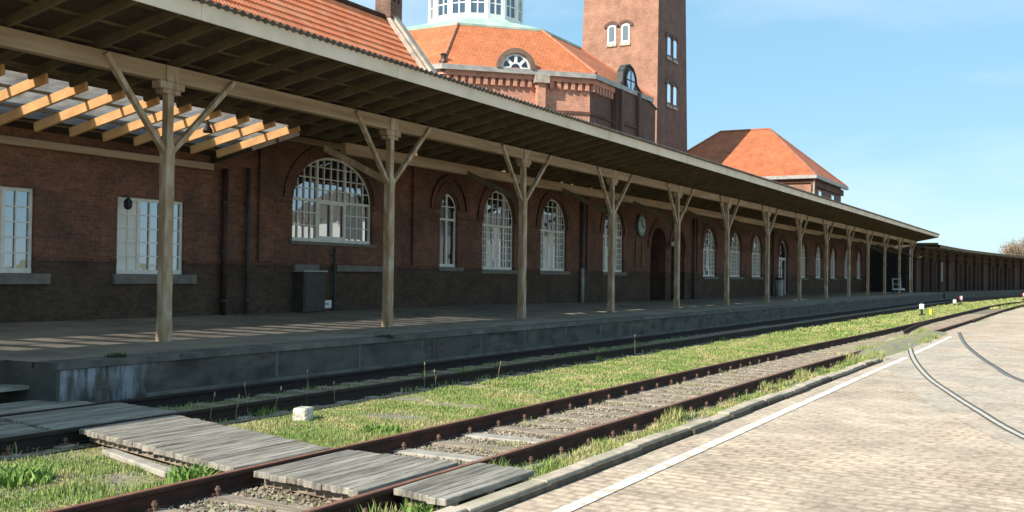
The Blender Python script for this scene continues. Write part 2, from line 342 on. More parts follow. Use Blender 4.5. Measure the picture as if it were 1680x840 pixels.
def track(cl, label, xs, clip_max, pale=(), rm='rust', tm='railtop'):
    th = thing('railway_track', (10, cl[5][1], -.17), label, 'railway track')
    for s in (-1, 1):
        pr = offset(cl, s*.7525)
        ro = rail_mesh(pr).build('rail', M[rm], th)
        top = MB(); ribbon(top, pr, -.026, .026, .002); top.build('rail_head', M[tm], ro)
    for i, x in enumerate(xs):
        y = np.interp(x, cl[:,0], cl[:,1]); jit = random.uniform(-.02,.02)
        so = MB().box(x-.12, x+.12, y-.93+jit, y+.93+jit, -.32, (-.145 if i in pale else -.149+random.uniform(-.008,.004))).build('sleeper', M['concrete_sleeper'] if i in pale else M['sleeper'], th, bevel=.012)
        if x < clip_max:
            for s in (-1, 1):
                q = MB(); yy = y + s*.7525; q.box(x-.07, x+.07, yy-.14, yy+.14, -.175, -.1655)
                for s2 in (-1, 1):
                    q.box(x-.055, x+.055, yy+s2*.065-.02, yy+s2*.065+.05*s2+.02, -.158, -.125)
                    q.tube([(x, yy+s2*.10, -.15),(x, yy+s2*.10, -.070)], .014, 6)
                    q.tube([(x, yy+s2*.10, -.105),(x, yy+s2*.10, -.085)], .024, 6)
                q.build('rail_clip', clipm, so)
    return th
t1 = track(C1, 'sunlit rusty railway track crossed by the boardwalk, nearest the paved road', np.arange(2.35, 62, .66), 24, pale=(9,10,12))
t2 = track(C2, 'rusty railway track in the shade right below the platform edge', np.arange(3.3, 40, .66), 9, rm='rust_shaded', tm='rust')
# turnout rails
tn = thing('turnout_rails', (36,4.9,-.17), 'rusty turnout rails branching from the sunlit track towards the paved road', 'turnout')
A2 = poly_interp([(37,5.42),(39.5,5.6),(43,5.78),(47,5.87)], 5); B2 = poly_interp([(48,4.28),(54,4.33),(60,4.34),(66,4.30)], 5)
rail_mesh(A2, z=-.035).build('rail', M['rust'], tn); rail_mesh(B2).build('rail', M['rust'], tn)

# ------------------------------------------------------------------ boardwalk
def planks(y0, y1, xl0, xl1, xr0, xr1, z=0.0, pw=.105):
    mb = MB(); n = max(1, round((y1-y0)/pw)); pw = (y1-y0)/n
    for i in range(n):
        ya = y0+i*pw+.004; yb = y0+(i+1)*pw-.004; t = (i+.5)/n
        xa = xl0+(xl1-xl0)*t+random.uniform(-.014,.014); xb = xr0+(xr1-xr0)*t+random.uniform(-.018,.018); zt = z+random.uniform(-.006,.001); tl = random.uniform(-.002,.002)
        n0 = len(mb.v)
        for zz in (-.055, 0):
            mb.v += [(xa,ya,zt+zz+tl),(xb,ya,zt+zz-tl),(xb,yb,zt+zz-tl),(xa,yb,zt+zz+tl)]
        for a in ((0,3,2,1),(4,5,6,7),(0,1,5,4),(1,2,6,5),(2,3,7,6),(3,0,4,7)): mb.f.append(tuple(n0+q for q in a))
    return mb
def bearers(y0, y1, xs, z):
    mb = MB()
    for a, b_ in xs: mb.bar((a, y0+.02, z), (b_, y1-.02, z), .09, .09)
    return mb
bwt = thing('boardwalk', (7.4,7,0), 'grey weathered plank crossing laid over both railway tracks to the platform', 'boardwalk')
for nm, a in (('kerb', (4.22,4.80,6.60,6.74,8.05,8.06)), ('mid', (4.97,6.22,6.52,6.70,8.02,7.98)), ('long', (6.44,9.40,6.68,7.46,7.98,8.80)), ('shade', (9.62,10.86,7.30,7.55,9.0,9.2)), ('plat', (11.04,11.95,6.2,6.3,9.0,9.15))):
    pn = planks(*a).build('deck_panel', M['plank'], bwt, bevel=.006)
    y0, y1, xl0, xl1, xr0, xr1 = a
    bearers(y0, y1, [(xl0+.16, xl1+.16), ((xl0+xr0)/2, (xl1+xr1)/2), (xr0-.12, xr1-.12)], -.102).each('bearer', M['sleeper'], pn)
planks(9.62, 10.86, 5.2, 5.3, 7.28, 7.5, -.02).build('deck_panel', M['plank'], bwt)
st = thing('platform_step', (8,12.3,0), 'low grey wooden step on blocks at the recessed end of the platform', 'step')
planks(12.08, 12.52, 5.5, 5.5, 9.1, 9.15, .17, .22).build('tread', M['plank'], st, bevel=.006)
for xx in (6.2, 7.4, 8.82): MB().box(xx, xx+.12, 12.12, 12.48, -.19, .113).build('block', M['coping'], st)
# loose timber beside the boardwalk
tag(MB().bar((7.22,8.66,-.145),(6.74,7.25,-.15),.13,.06).build('timber_offcut', M['concrete_sleeper'], bevel=.01, off=(7.0,8.0,-.145)), 'pale timber plank lying in the grass beside the left edge of the boardwalk', 'plank')

# ------------------------------------------------------------------ platform
PEY = 11.55
pm = mat('platform_surface', (.27,.22,.16), (.15,.13,.10), .9, 2.3, .5, 30, c3=(.30,.25,.185), s3=.6)
pf = mat('platform_wall_concrete', (.125,.112,.09), (.05,.048,.042), .9, 2.2, .7, 14, c3=(.085,.088,.075), s3=.8, stretch=(1,1,2.2))
pl = MB()
xs_ = [-6, 8.8, 20, 33, 40, 48, 60, 104]
def pz(x, y):
    w_ = np.interp(x, [33,48], [.62,.50]); return .48 + (w_-.48)*max(0., (y-13.85)/4.75)
for i in range(len(xs_)-1):
    a, b_ = xs_[i], xs_[i+1]; ys = [12.55 if b_ <= 8.8 else PEY, 13.85, 18.7]
    for y0, y1 in zip(ys, ys[1:]): pl.quad((a,y0,pz(a,y0)),(b_,y0,pz(b_,y0)),(b_,y1,pz(b_,y1)),(a,y1,pz(a,y1)))
plo = pl.build('platform', pm); tag(plo, kind='structure')
fc = MB()
fc.box(8.8, 102, PEY, PEY+.5, -.4, .3995); fc.box(-6, 8.8, 12.55, 13.2, -.4, .476)
fc.box(8.8, 9.3, PEY+.5, 13.0, -.4, .478)
fc.build('platform_wall', pf, plo)
cp = MB(); x = 8.8
while x < 102:
    l_ = random.uniform(1.9, 2.1); cp.box(x+.006, min(x+l_,102)-.006, PEY-.03, PEY+.45, .40, .484+random.uniform(-.003,.003)); x += l_
cp.build('edge_slab', mat('edge_slab', (.165,.15,.125), (.085,.082,.072), .9, 3, .6, 30, island=.15), plo)
pb = MB(); pb.box(10.2, 102, PEY-.09, PEY-.001, -.4, -.03); pb.build('foot_ledge', mat('foot_ledge', (.17,.16,.135), (.09,.09,.075), .9, 3, .4, 20), plo)
jn = MB()
for x in (12.9,15.1,17.12,19.4,21.4,23.6,25.7,27.9,30,32.2,35,38,41,44): jn.box(x, x+.05, PEY-.006, PEY+.02, -.02, .398)
jn.each('joint_strip', mat('joint_mortar', (.15,.155,.15), (.11,.115,.11), .9, 6), plo)
def stain_mat():
    m = bpy.data.materials.new('lime_wash_stain'); m.use_nodes = True; t = m.node_tree; l = t.links.new; t.nodes.clear()
    o = t.nodes.new('ShaderNodeOutputMaterial'); d = t.nodes.new('ShaderNodeBsdfDiffuse'); d.inputs[0].default_value = (.36,.37,.40,1); tr = t.nodes.new('ShaderNodeBsdfTransparent'); x = t.nodes.new('ShaderNodeMixShader')
    g_ = t.nodes.new('ShaderNodeNewGeometry'); mp_ = t.nodes.new('ShaderNodeMapping'); mp_.inputs['Scale'].default_value = (9,1,1.6); l(g_.outputs['Position'], mp_.inputs[0])
    n_ = t.nodes.new('ShaderNodeTexNoise'); n_.inputs['Scale'].default_value = 1.; n_.inputs['Detail'].default_value = 6; l(mp_.outputs[0], n_.inputs['Vector'])
    n2 = t.nodes.new('ShaderNodeTexNoise'); n2.inputs['Scale'].default_value = 1.7; n2.inputs['Detail'].default_value = 3; l(g_.outputs['Position'], n2.inputs['Vector'])
    ml = t.nodes.new('ShaderNodeMath'); ml.operation = 'MULTIPLY'; l(n_.outputs[0], ml.inputs[0]); l(n2.outputs[0], ml.inputs[1])
    q_ = t.nodes.new('ShaderNodeMapRange'); q_.inputs[1].default_value = .20; q_.inputs[2].default_value = .36; q_.inputs[4].default_value = .85; l(ml.outputs[0], q_.inputs[0])
    l(q_.outputs[0], x.inputs[0]); l(tr.outputs[0], x.inputs[1]); l(d.outputs[0], x.inputs[2]); l(x.outputs[0], o.inputs[0]); return m
MB().quad((8.85,PEY-.004,-.15),(10.4,PEY-.004,-.05),(10.4,PEY-.004,.39),(8.85,PEY-.004,.39)).build('lime_stain', stain_mat(), plo)
cu = bpy.data.curves.new('n', 'FONT'); cu.body = '118'; cu.size = .50; cu.extrude = .002; cu.space_character = .9
to = bpy.data.objects.new('n', cu); C.objects.link(to); bpy.context.view_layer.update()
me = bpy.data.meshes.new_from_object(to.evaluated_get(bpy.context.evaluated_depsgraph_get())); bpy.data.objects.remove(to)
me.materials.clear(); me.materials.append(M['numpaint'])
no = bpy.data.objects.new('painted_number', me); C.objects.link(no); no.rotation_euler = (R(90),0,0); no.location = (17.22, PEY-.006, -.0); no.parent = plo

# ------------------------------------------------------------------ station building: facade wall with openings
FY = 18.6
S = FY/17.9
st_b = thing('station_building', (50,FY,.5), 'long red brick station building with arched windows and dark brick base behind the platform', 'building')
ops = []  # (x0,x1,z0,zs,rise,kind) zs = springing height, rise = 0 for flat
def op(x0, x1, z0, zt, kind, rise=None):
    rise = 0 if kind == 'rect' else (rise if rise is not None else (x1-x0)/2); ops.append(dict(x0=x0, x1=x1, z0=z0, zs=zt-rise, rise=rise, kind=kind))
op(2.1,4.0,1.6,3.31,'rect'); op(6.8,8.7,1.6,3.31,'rect')
op(11.65,13.58,1.6,3.31,'rect'); op(15.63,17.55,1.6,3.31,'rect')
op(21.34,24.9,2.53,4.93,'big',1.25)
op(28.56,29.66,1.92,4.36,'narrow')
for a in (31.3, 35.7, 41.65): op(a, a+2.32, 1.86, 4.72, 'arch')
op(47.3,49.35,.5,4.1,'door'); op(50.15,52.2,.5,4.1,'door')
for a in (55.2, 60.1, 64.7): op(a, a+2.3, 1.72, 4.40, 'arch')
op(71.3,73.7,.5,4.35,'gdoor')
for a in (77.2, 82.3, 87.7, 93.3, 98.8): op(a, a+2.1, 1.72, 4.3, 'arch')
def opcurve(o, n=14):
    xc, rx = (o['x0']+o['x1'])/2, (o['x1']-o['x0'])/2
    if o['rise'] == 0: return [(o['x0'], o['zs']), (o['x1'], o['zs'])]
    return [(xc-rx*math.cos(math.pi*i/n), o['zs']+o['rise']*math.sin(math.pi*i/n)) for i in range(n+1)]
def facade_part(zlo, zhi, material, name, parent, xa=-6, xb=104, y=FY, depth=.32):
    mb = MB(); x = xa
    def q(x0, x1, z0, z1):
        if x1-x0 > 1e-6 and z1-z0 > 1e-6: mb.quad((x0,y,z0),(x1,y,z0),(x1,y,z1),(x0,y,z1))
    for o in sorted(ops, key=lambda d: d['x0']):
        q(x, o['x0'], zlo, zhi)
        q(o['x0'], o['x1'], zlo, min(zhi, o['z0']))
        if zhi > o['z0']:
            zb = max(zlo, o['z0'])
            if zb < o['zs']:
                zt = min(o['zs'], zhi)
                mb.quad((o['x0'],y,zb),(o['x0'],y+depth,zb),(o['x0'],y+depth,zt),(o['x0'],y,zt)); mb.quad((o['x1'],y,zb),(o['x1'],y,zt),(o['x1'],y+depth,zt),(o['x1'],y+depth,zb))
            if zhi > o['zs']:
                cv = opcurve(o)
                for (a0, b0), (a1, b1) in zip(cv, cv[1:]):
                    mb.quad((a0,y,b0),(a1,y,b1),(a1,y,zhi),(a0,y,zhi)); mb.quad((a0,y,b0),(a0,y+depth,b0),(a1,y+depth,b1),(a1,y,b1))
        x = o['x1']
    q(x, xb, zlo, zhi)
    return mb.build(name, material, parent)
facade_part(1.93, 6.7, BR_F, 'wall', st_b)
facade_part(.2, 1.93, BR_D, 'wall_base', st_b)
# string course of slightly raised darker bricks and dado cap
MBs = MB()
def span_clear(x0, x1, z0, z1, mb, ydep):
    cuts = [(o['x0']-.02, o['x1']+.02) for o in ops if o['z0'] < z1 and o['zs']+o['rise'] > z0]
    x = x0
    for a, b_ in sorted(cuts):
        if a > x: mb.box(x, min(a, x1), FY-ydep, FY-.001, z0, z1)
        x = max(x, b_)
    if x < x1: mb.box(x, x1, FY-ydep, FY-.001, z0, z1)
span_clear(-6, 104, 1.86, 1.935, MBs, .035); span_clear(20.2, 104, 3.52, 3.60, MBs, .03)
MBs.each('string_course', BR_A, st_b)
# window / door fittings
def arch_z(o, x):
    if o['rise'] == 0: return o['zs']
    xc, rx = (o['x0']+o['x1'])/2, (o['x1']-o['x0'])/2; t = max(0., 1-((x-xc)/rx)**2); return o['zs']+o['rise']*math.sqrt(t)
def arc_band(mb, o, t_in, t_out, y0, y1, n=18):
    xc, rx = (o['x0']+o['x1'])/2, (o['x1']-o['x0'])/2
    for i in range(n):
        a0, a1 = math.pi*i/n, math.pi*(i+1)/n
        P = []
        for a in (a0, a1):
            for tt in (t_in, t_out): P.append((xc-(rx+tt)*math.cos(a), o['zs']+(o['rise']+tt)*math.sin(a)))
        (ai, ao, bi, bo) = P
        n0 = len(mb.v)
        for yy in (y0, y1): mb.v += [(ai[0],yy,ai[1]),(ao[0],yy,ao[1]),(bo[0],yy,bo[1]),(bi[0],yy,bi[1])]
        for f in ((0,1,2,3),(7,6,5,4),(0,4,5,1),(3,2,6,7)): mb.f.append(tuple(n0+k_ for k_ in f))
def window(o, cols, rows_low, rows_up, transom, mull, parent, y=FY+.14, panes='glass', sashes=(), white=()):
    x0, x1, z0 = o['x0'], o['x1'], o['z0']; fw = .07
    fr = MB()
    fr.box(x0+.003, x1-.003, y-.05, y+.04, z0+.003, z0+.10)
    zs = o['zs']
    fr.box(x0+.003, x0+fw, y-.04, y+.03, z0+.10, zs); fr.box(x1-fw, x1-.003, y-.04, y+.03, z0+.10, zs)
    if o['rise']: arc_band(fr, o, -fw, -.003, y-.04, y+.03)
    else: fr.box(x0+fw, x1-fw, y-.04, y+.03, zs-fw, zs-.003)
    for m_ in mull: fr.box(m_-.04, m_+.04, y-.045, y+.03, z0+.10, arch_z(o, m_)-.03)
    if transom: fr.box(x0+fw, x1-fw, y-.05, y+.03, transom-.035, transom+.035)
    fo = fr.build('window_frame', M['white'], parent)
    mu = MB(); bars = [x0+fw]+list(mull)+[x1-fw]
    for bi, (a, b_) in enumerate(zip(bars, bars[1:])):
        for c in range(1, cols):
            xx = a+(b_-a)*c/cols
            if bi in sashes:
                mu.box(xx-.015, xx+.015, y-.03, y, (transom or z0)+.03, arch_z(o, xx)-.03)
            else: mu.box(xx-.015, xx+.015, y-.03, y, z0+.10, arch_z(o, xx)-.03)
    top = zs+o['rise']; zt = transom or (top-fw)
    for r_ in range(1, rows_low):
        zz = z0+.1+(zt-z0-.1)*r_/rows_low
        for bi, (a, b_) in enumerate(zip(bars, bars[1:])):
            if bi not in sashes: mu.box(a, b_, y-.028, y-.002, zz-.014, zz+.014)
    if transom:
        for r_ in range(1, rows_up):
            zz = zt+(top-zt)*r_/rows_up; xc, rx = (x0+x1)/2, (x1-x0)/2
            hw = rx-.05 if zz < zs else rx*math.sqrt(max(0, 1-((zz-zs)/o['rise'])**2))-.05
            mu.box(xc-hw, xc+hw, y-.028, y-.002, zz-.014, zz+.014)
    for bi in sashes:
        a, b_ = bars[bi], bars[bi+1]; mid = (a+b_)/2
        for (p, q) in ((a+.03, mid), (mid, b_-.03)):
            for (u0, u1, v0, v1) in ((p, p+.05, z0+.1, zt-.03), (q-.05, q, z0+.1, zt-.03), (p+.05, q-.05, z0+.1, z0+.17), (p+.05, q-.05, zt-.09, zt-.03)): mu.box(u0, u1, y-.06, y-.01, v0, v1)
    mu.build('glazing_bars', M['white'], fo)
    gp = MB(); cv = opcurve(o)
    pts = [(x0+.01,z0+.05),(x1-.01,z0+.05)]+[(a, b_) for a, b_ in reversed(cv)]
    gp.quad(*[(a, y+.004, b_) for a, b_ in pts]).build('pane', M[panes], fo)
    for (a, b_, z_a, z_b, mt) in white: MB().quad((a,y+.001,z_a),(b_,y+.001,z_a),(b_,y+.001,z_b),(a,y+.001,z_b)).build('blind', M[mt], fo)
    return fo
for o in ops:
    x0, x1 = o['x0'], o['x1']; W_ = x1-x0
    if o['kind'] == 'rect':
        wh = [(x0+.06, x0+W_/3-.03, 1.7, 3.25, 'blind')] if abs(x0-15.63) < .1 else ([(x0+W_/3+.03, x0+2*W_/3-.03, 1.7, 3.25, 'blind')] if abs(x0-11.65) < .1 else [])
        window(o, 2, 5, 0, None, [x0+W_/3, x0+2*W_/3], st_b, white=wh, y=FY+.10)
        MB().box(x0-.12, x1+.35, FY-.09, FY+.04, o['z0']-.22, o['z0']-.002).build('sill', M['sill'], st_b, bevel=.01)
    elif o['kind'] == 'big':
        window(o, 4, 3, 4, 3.68, [x0+1.13, x0+2.36], st_b, sashes=(1,), white=[(x0+2.42, x0+3.2, 2.66, 3.6, 'curtain')])
        MB().box(x0-.12, x1+.12, FY-.07, FY+.1, o['z0']-.09, o['z0']-.002).build('sill', M['sill'], st_b, bevel=.01)
    elif o['kind'] == 'narrow':
        window(o, 1, 1, 2, 3.5, [x0+.55], st_b, panes='glass_dark', white=[(x0+.06, x0+.25, 2.02, 3.45, 'curtain')])
        MB().box(x0-.12, x1+.3, FY-.07, FY+.1, o['z0']-.14, o['z0']-.002).build('sill', M['sill'], st_b, bevel=.01)
    elif o['kind'] == 'arch':
        t_ = o['z0']+1.58 if x0 < 46 else o['z0']+1.5
        wh = []
        if 31 < x0 < 46: wh = [(x0+.50, x0+.98, o['z0']+.1, t_-.55+random.uniform(-.2,.3), 'blind'), (x0+1.05, x0+1.42, o['z0']+.1, t_-.04, 'blind'), (x0+1.62, x0+1.80, o['z0']+.1, t_+.6, 'curtain')]
        elif x0 > 58: wh = [(x0+.5, x0+W_-.5, o['z0']+.1, t_+.4, 'curtain')]
        elif x0 > 54: wh = [(x0+1.0, x0+1.45, o['z0']+.5, t_+.2, 'blind')]
        window(o, 3, 6, 4, t_, [x0+W_*.2, x0+W_*.72], st_b, white=wh)
        MB().box(x0-.12, x1+.25, FY-.08, FY+.1, o['z0']-.15, o['z0']-.002).build('sill', M['sill'], st_b, bevel=.01)
    elif o['kind'] in ('door', 'gdoor'):
        cv = opcurve(o); pts = [(x0,.4),(x1,.4)]+list(reversed(cv)); yy = FY+.75 if o['kind'] == 'door' else FY+.2
        # deep reveal
        rv = MB(); rv.quad((x0,FY+.32,.4),(x0,yy,.4),(x0,yy,o['zs']),(x0,FY+.32,o['zs'])); rv.quad((x1,FY+.32,.4),(x1,FY+.32,o['zs']),(x1,yy,o['zs']),(x1,yy,.4))
        for (a0, b0), (a1, b1) in zip(cv, cv[1:]): rv.quad((a0,FY+.32,b0),(a0,yy,b0),(a1,yy,b1),(a1,FY+.32,b1))
        if o['kind'] == 'door':
            rv.build('door_reveal', BR_A, st_b)
            d_ = MB(); d_.quad(*[(a, yy, b_) for a, b_ in pts]); dd = d_.build('door', M['door'], st_b)
            q = MB()
            for u in (.12, W_/2+.06):
                for zz in (.7, 1.7, 2.5): q.box(x0+u, x0+u+W_/2-.2, yy-.03, yy-.002, zz, zz+.75)
            q.build('door_panel', M['door'], dd)
            MB().tube([(x0+W_/2-.06,yy-.09,1.45),(x0+W_/2-.06,yy-.09,1.7)], .02).build('handle', M['pipe'], dd)
        else:
            d_ = MB(); d_.quad(*[(a, yy, b_) for a, b_ in pts]); dd = d_.build('door', M['glass_dark'], st_b)
            q = MB(); q.box(x0+.01,x0+.12,yy-.06,yy-.002,.45,o['zs']); q.box(x1-.12,x1-.01,yy-.06,yy-.002,.45,o['zs']); q.box(x0+W_/2-.06,x0+W_/2+.06,yy-.06,yy-.002,.45,3.0)
            q.box(x0+.12,x1-.12,yy-.06,yy-.002,2.95,3.1); q.box(x0+.3,x0+.95,yy-.05,yy-.003,2.45,2.85); arc_band(q, o, -.1, -.01, yy-.06, yy-.002)
            q.build('door_frame', M['white'], dd)
    if o['rise']:
        q = MB(); arc_band(q, o, .02, .38, FY-.045, FY-.001)
        if o['kind'] == 'narrow': arc_band(q, o, .45, .62, FY-.07, FY-.001)
        q.build('arch_ring', BR_A, st_b)
# blind ledges and recesses under the large window
MB().box(21.35, 22.35, FY-.12, FY-.002, 1.72, 1.90).build('stone_ledge', M['sill'], st_b, bevel=.01)
MB().box(23.1, 25.4, FY-.14, FY-.002, 1.72, 1.90).build('stone_ledge', M['sill'], st_b, bevel=.01)
for px_, z0, z1, r_, mt in ((18.75,.55,4.2,.07,'pipe_red'),(19.55,.55,4.3,.05,'pipe'),(39.3,.5,4.9,.07,'pipe'),(53.3,.5,4.8,.06,'pipe'),(23.0,.55,2.4,.035,'pipe'),(69.2,.5,4.8,.06,'pipe'),(85.9,.5,4.8,.06,'pipe')):
    q = MB().tube([(px_,FY-.11,z0),(px_,FY-.11,z1)], r_, 10).build('downpipe', M[mt], st_b, smooth=True)
    
    for zz in np.arange(z0+.4, z1, 1.2): MB().tube([(px_,FY-.11,zz),(px_,FY-.11,zz+.05)], r_+.012, 10).box(px_-.02,px_+.02,FY-.1,FY-.001,zz,zz+.04).build('pipe_bracket', M['pipe'], q)
MB().tube([(39.3,FY-.12,.5),(39.3,FY-.12,2.0)], .085, 10).build('pipe_sleeve', M['zinc'], st_b, smooth=True)
# brick pilasters between bays
q = MB()
for xx in (20.0, 26.9, 39.85, 54.0, 69.7, 86.3): q.box(xx, xx+.5, FY-.09, FY-.001, 1.94, 5.6)
q.each('pilaster', BR_F, st_b)
# rear body & roofs of the low wings
GX = 29.0
body = MB()
body.quad((-6,FY,.2),(-6,FY,6.7),(-6,25.,6.7),(-6,25.,.2)); body.quad((-6,25,.2),(-6,25,6.2),(104,25,6.2),(104,25,.2)); body.quad((GX+.6,FY+.02,5.9),(104,FY+.02,5.9),(104,25,5.9),(GX+.6,25,5.9))
body.build('rear_wall', BR_S, st_b)
# left wing tiled roof, real courses
rf = MB(); ev = (FY-.35, 6.75); rg = (21.25, 10.5); nC = 16
for i in range(nC):
    t0, t1 = i/nC, (i+1)/nC; dy, dz = rg[0]-ev[0], rg[1]-ev[1]
    ya, za = ev[0]+dy*t0, ev[1]+dz*t0; yb, zb = ev[0]+dy*t1, ev[1]+dz*t1
    rf.quad((-6,ya-.018,za+.03),(GX,ya-.018,za+.03),(GX,yb,zb),(-6,yb,zb)); rf.quad((-6,ya,za),(GX,ya,za),(GX,ya-.018,za+.03),(-6,ya-.018,za+.03))
rf.quad((-6,rg[0],rg[1]),(GX,rg[0],rg[1]),(GX,25.2,6.2),(-6,25.2,6.2)); rf.quad((-6,ev[0],6.7),(GX,ev[0],6.7),(GX,ev[0],6.76),(-6,ev[0],6.76))
def pantile():
    m = mat('orange_pantiles', (.92,.27,.11), (.80,.22,.09), .7, 1.2, c3=(.90,.33,.16), s3=2.2)
    t = m.node_tree; l = t.links.new; P = t.nodes['Principled BSDF']; ge = t.nodes.new('ShaderNodeNewGeometry')
    wv = t.nodes.new('ShaderNodeTexWave'); wv.inputs['Scale'].default_value = 1/.23/6.283*2*math.pi/2; wv.inputs['Distortion'].default_value = .15; wv.bands_direction = 'X'; l(ge.outputs['Position'], wv.inputs['Vector'])
    bp = t.nodes.new('ShaderNodeBump'); bp.inputs['Strength'].default_value = 1; bp.inputs['Distance'].default_value = .05; l(wv.outputs['Fac'], bp.inputs['Height']); l(bp.outputs[0], P.inputs['Normal'])
    return m
ro = rf.build('roof', pantile(), st_b)
MB().tube([(-6,rg[0],rg[1]+.02),(GX,rg[0],rg[1]+.02)], .11, 8).build('ridge_tiles', M['rust'], ro)
# gable parapet with sandstone coping and pinnacle chimney
gb = MB(); F_ = ((0,0,0),(0,1,0),(1,0,0),(0,0,1))
gb.prism([(FY+.01,5.0),(25.0,5.0),(25.0,6.6),(21.25,10.6),(18.6,7.1)], GX, GX+.45, F_); gb.build('gable_wall', BR_X, st_b)
cg = MB(); cg.bar((GX+.22,FY-.25,6.98),(GX+.22,21.25,10.68),.62,.16); cg.bar((GX+.22,FY-.3,7.12),(GX+.22,21.25,10.84),.34,.14); cg.bar((GX+.22,21.25,10.68),(GX+.22,25.2,6.6),.6,.16)
cg.build('coping', M['coping'], st_b)
ch = MB(); ch.box(GX-.12,GX+.56,20.95,21.6,10.5,11.05); 
for a in (GX-.12, GX+.16, GX+.42): ch.box(a,a+.14,20.95,21.6,11.05,11.7)
ch.box(GX-.2,GX+.64,20.85,21.7,11.7,11.9)
ch.build('chimney', brick('chimney_brick', (.24,.13,.09), (.17,.09,.065), (.2,.15,.12), u=(.7,.7,0)), st_b)
# roof of the link wing behind the hall's front
lk = MB(); lk.quad((GX+.45,FY-.2,5.95),(41,FY-.2,5.95),(41,22,9.0),(GX+.45,22,9.0)); lk.build('link_roof', T_X, st_b)

# wall-mounted items on the platform
ck = thing('station_clock', (45.85,FY-.2,4.08), 'round dark green station clock mounted on the wall left of the arched doorways', 'clock')
def disc(mb, c, r_, y0, y1, n=28):
    F_ = (c,(1,0,0),(0,1,0),(0,0,1)); mb.prism([(r_*math.cos(2*math.pi*i/n), r_*math.sin(2*math.pi*i/n)) for i in range(n)], y0, y1, F_); return mb
disc(MB(), (45.85,FY,4.08), .52, -.13, -.02).build('clock_case', mat('dark_green_iron', (.09,.15,.13), None, .5), ck)
fo = disc(MB(), (45.85,FY,4.08), .42, -.138, -.131).build('clock_face', mat('tarnished_dial', (.40,.50,.46), (.26,.36,.33), .4, 6), ck)
q = MB(); q.bar((45.85,FY-.146,4.08),(45.72,FY-.146,4.40),.02,.05,(0,1,0)); q.bar((45.85,FY-.152,4.08),(46.07,FY-.152,3.98),.02,.06,(0,1,0))
for i in range(12):
    a = i*math.pi/6; q.bar((45.85+.34*math.sin(a),FY-.142,4.08+.34*math.cos(a)),(45.85+.39*math.sin(a),FY-.142,4.08+.39*math.cos(a)),.01,.03,(0,1,0))
q.build('clock_hands', M['black'], fo)
MB().box(45.3,45.42,FY-.06,FY-.002,1.95,3.6).box(46.1,46.5,FY-.04,FY-.002,2.1,3.3).build('notice_strip', M['wood_dark'], st_b)
gl = thing('globe_lamp', (49.75,FY-.2,3.35), 'small white globe lamp on the brick pier between the two arched doorways', 'lamp')
MB().lathe((49.75,FY-.22,3.35), [(.02,-.13),(.09,-.1),(.13,0),(.09,.1),(.02,.13)], 14).build('globe', M['lwhite'], gl, smooth=True)
MB().tube([(49.75,FY-.0,3.5),(49.75,FY-.2,3.52),(49.75,FY-.22,3.46)], .02).build('bracket', M['pipe'], gl)
wl = thing('wall_lantern', (15.72,FY-.25,3.15), 'small black wall lantern at the upper left corner of the white window', 'lamp')
MB().lathe((15.74,FY-.2,3.02), [(.05,0),(.085,.05),(.095,.17),(.03,.26)], 8).build('lantern_body', M['black'], wl)
MB().tube([(15.74,FY,3.3),(15.74,FY-.2,3.32),(15.74,FY-.2,3.27)], .014).build('bracket', M['black'], wl)
pdn = thing('pendant_lamp', (15.6,15.9,4.7), 'small dark pendant lamp hanging under the glazed part of the canopy', 'lamp')
MB().lathe((15.6,15.9,4.55), [(.10,0),(.10,.05),(.05,.13),(.03,.2)], 12).build('shade', M['black'], pdn, smooth=True); MB().tube([(15.6,15.9,4.74),(15.6,15.9,4.93)], .012).build('cord', M['black'], pdn)
cb_ = thing('utility_cabinet', (21.85,FY-.25,.6), 'dark grey metal utility cabinet standing against the wall under the large arched window', 'cabinet')
MB().box(21.4,22.3,FY-.38,FY-.01,.62,1.70).build('cabinet_body', M['cab'], cb_, bevel=.015); MB().box(21.46,22.24,FY-.395,FY-.381,.72,1.62).build('cabinet_door', M['cab'], cb_); MB().box(21.36,22.34,FY-.42,FY-.02,1.701,1.74).build('cabinet_lid', M['zinc'], cb_)
sg = thing('notice_plate', (22.6,FY-.3,.6), 'small white notice plate with grey print leaning low against the wall', 'sign')
MB().box(22.36,22.86,FY-.14,FY-.12,.70,.92).build('plate', M['lwhite'], sg); MB().box(22.5,22.74,FY-.143,FY-.1405,.79,.84).build('print', M['zinc'], sg); MB().box(22.57,22.62,FY-.119,FY-.1,.6,.85).build('stake', M['pipe'], sg)
bn = thing('litter_bin', (68.0,FY-1.1,.5), 'pale grey litter bin standing on the platform beside the glass door', 'bin')
MB().lathe((67.9,FY-.9,.5), [(.24,0),(.27,.05),(.28,1.0),(.24,1.08)], 16).build('bin_body', M['zinc'], bn, smooth=True); MB().lathe((67.9,FY-.9,1.58), [(.30,0),(.30,.05),(.1,.14)], 16).build('bin_lid', M['cab'], bn)
# luggage cart far down the platform
hc = thing('luggage_cart', (88.5,13.4,.5), 'pale metal luggage cart near the far end of the platform', 'cart')
MB().box(88.0,89.8,13.1,13.8,.85,.93).build('cart_bed', M['lwhite'], hc)
q = MB(); q.bar((88.05,13.15,.9),(87.8,13.15,1.75),.05,.05); q.bar((88.05,13.75,.9),(87.8,13.75,1.75),.05,.05); q.bar((87.8,13.12,1.72),(87.8,13.78,1.72),.05,.05); q.bar((87.93,13.15,1.3),(87.93,13.75,1.3),.04,.04); q.build('handle_frame', M['lwhite'], hc)
for xx in (88.3,89.5):
    for yy in (13.05,13.8): q = MB(); q.tube([(xx,yy,.68),(xx,yy+.05,.68)], .18, 14); q.build('wheel', M['black'], hc)

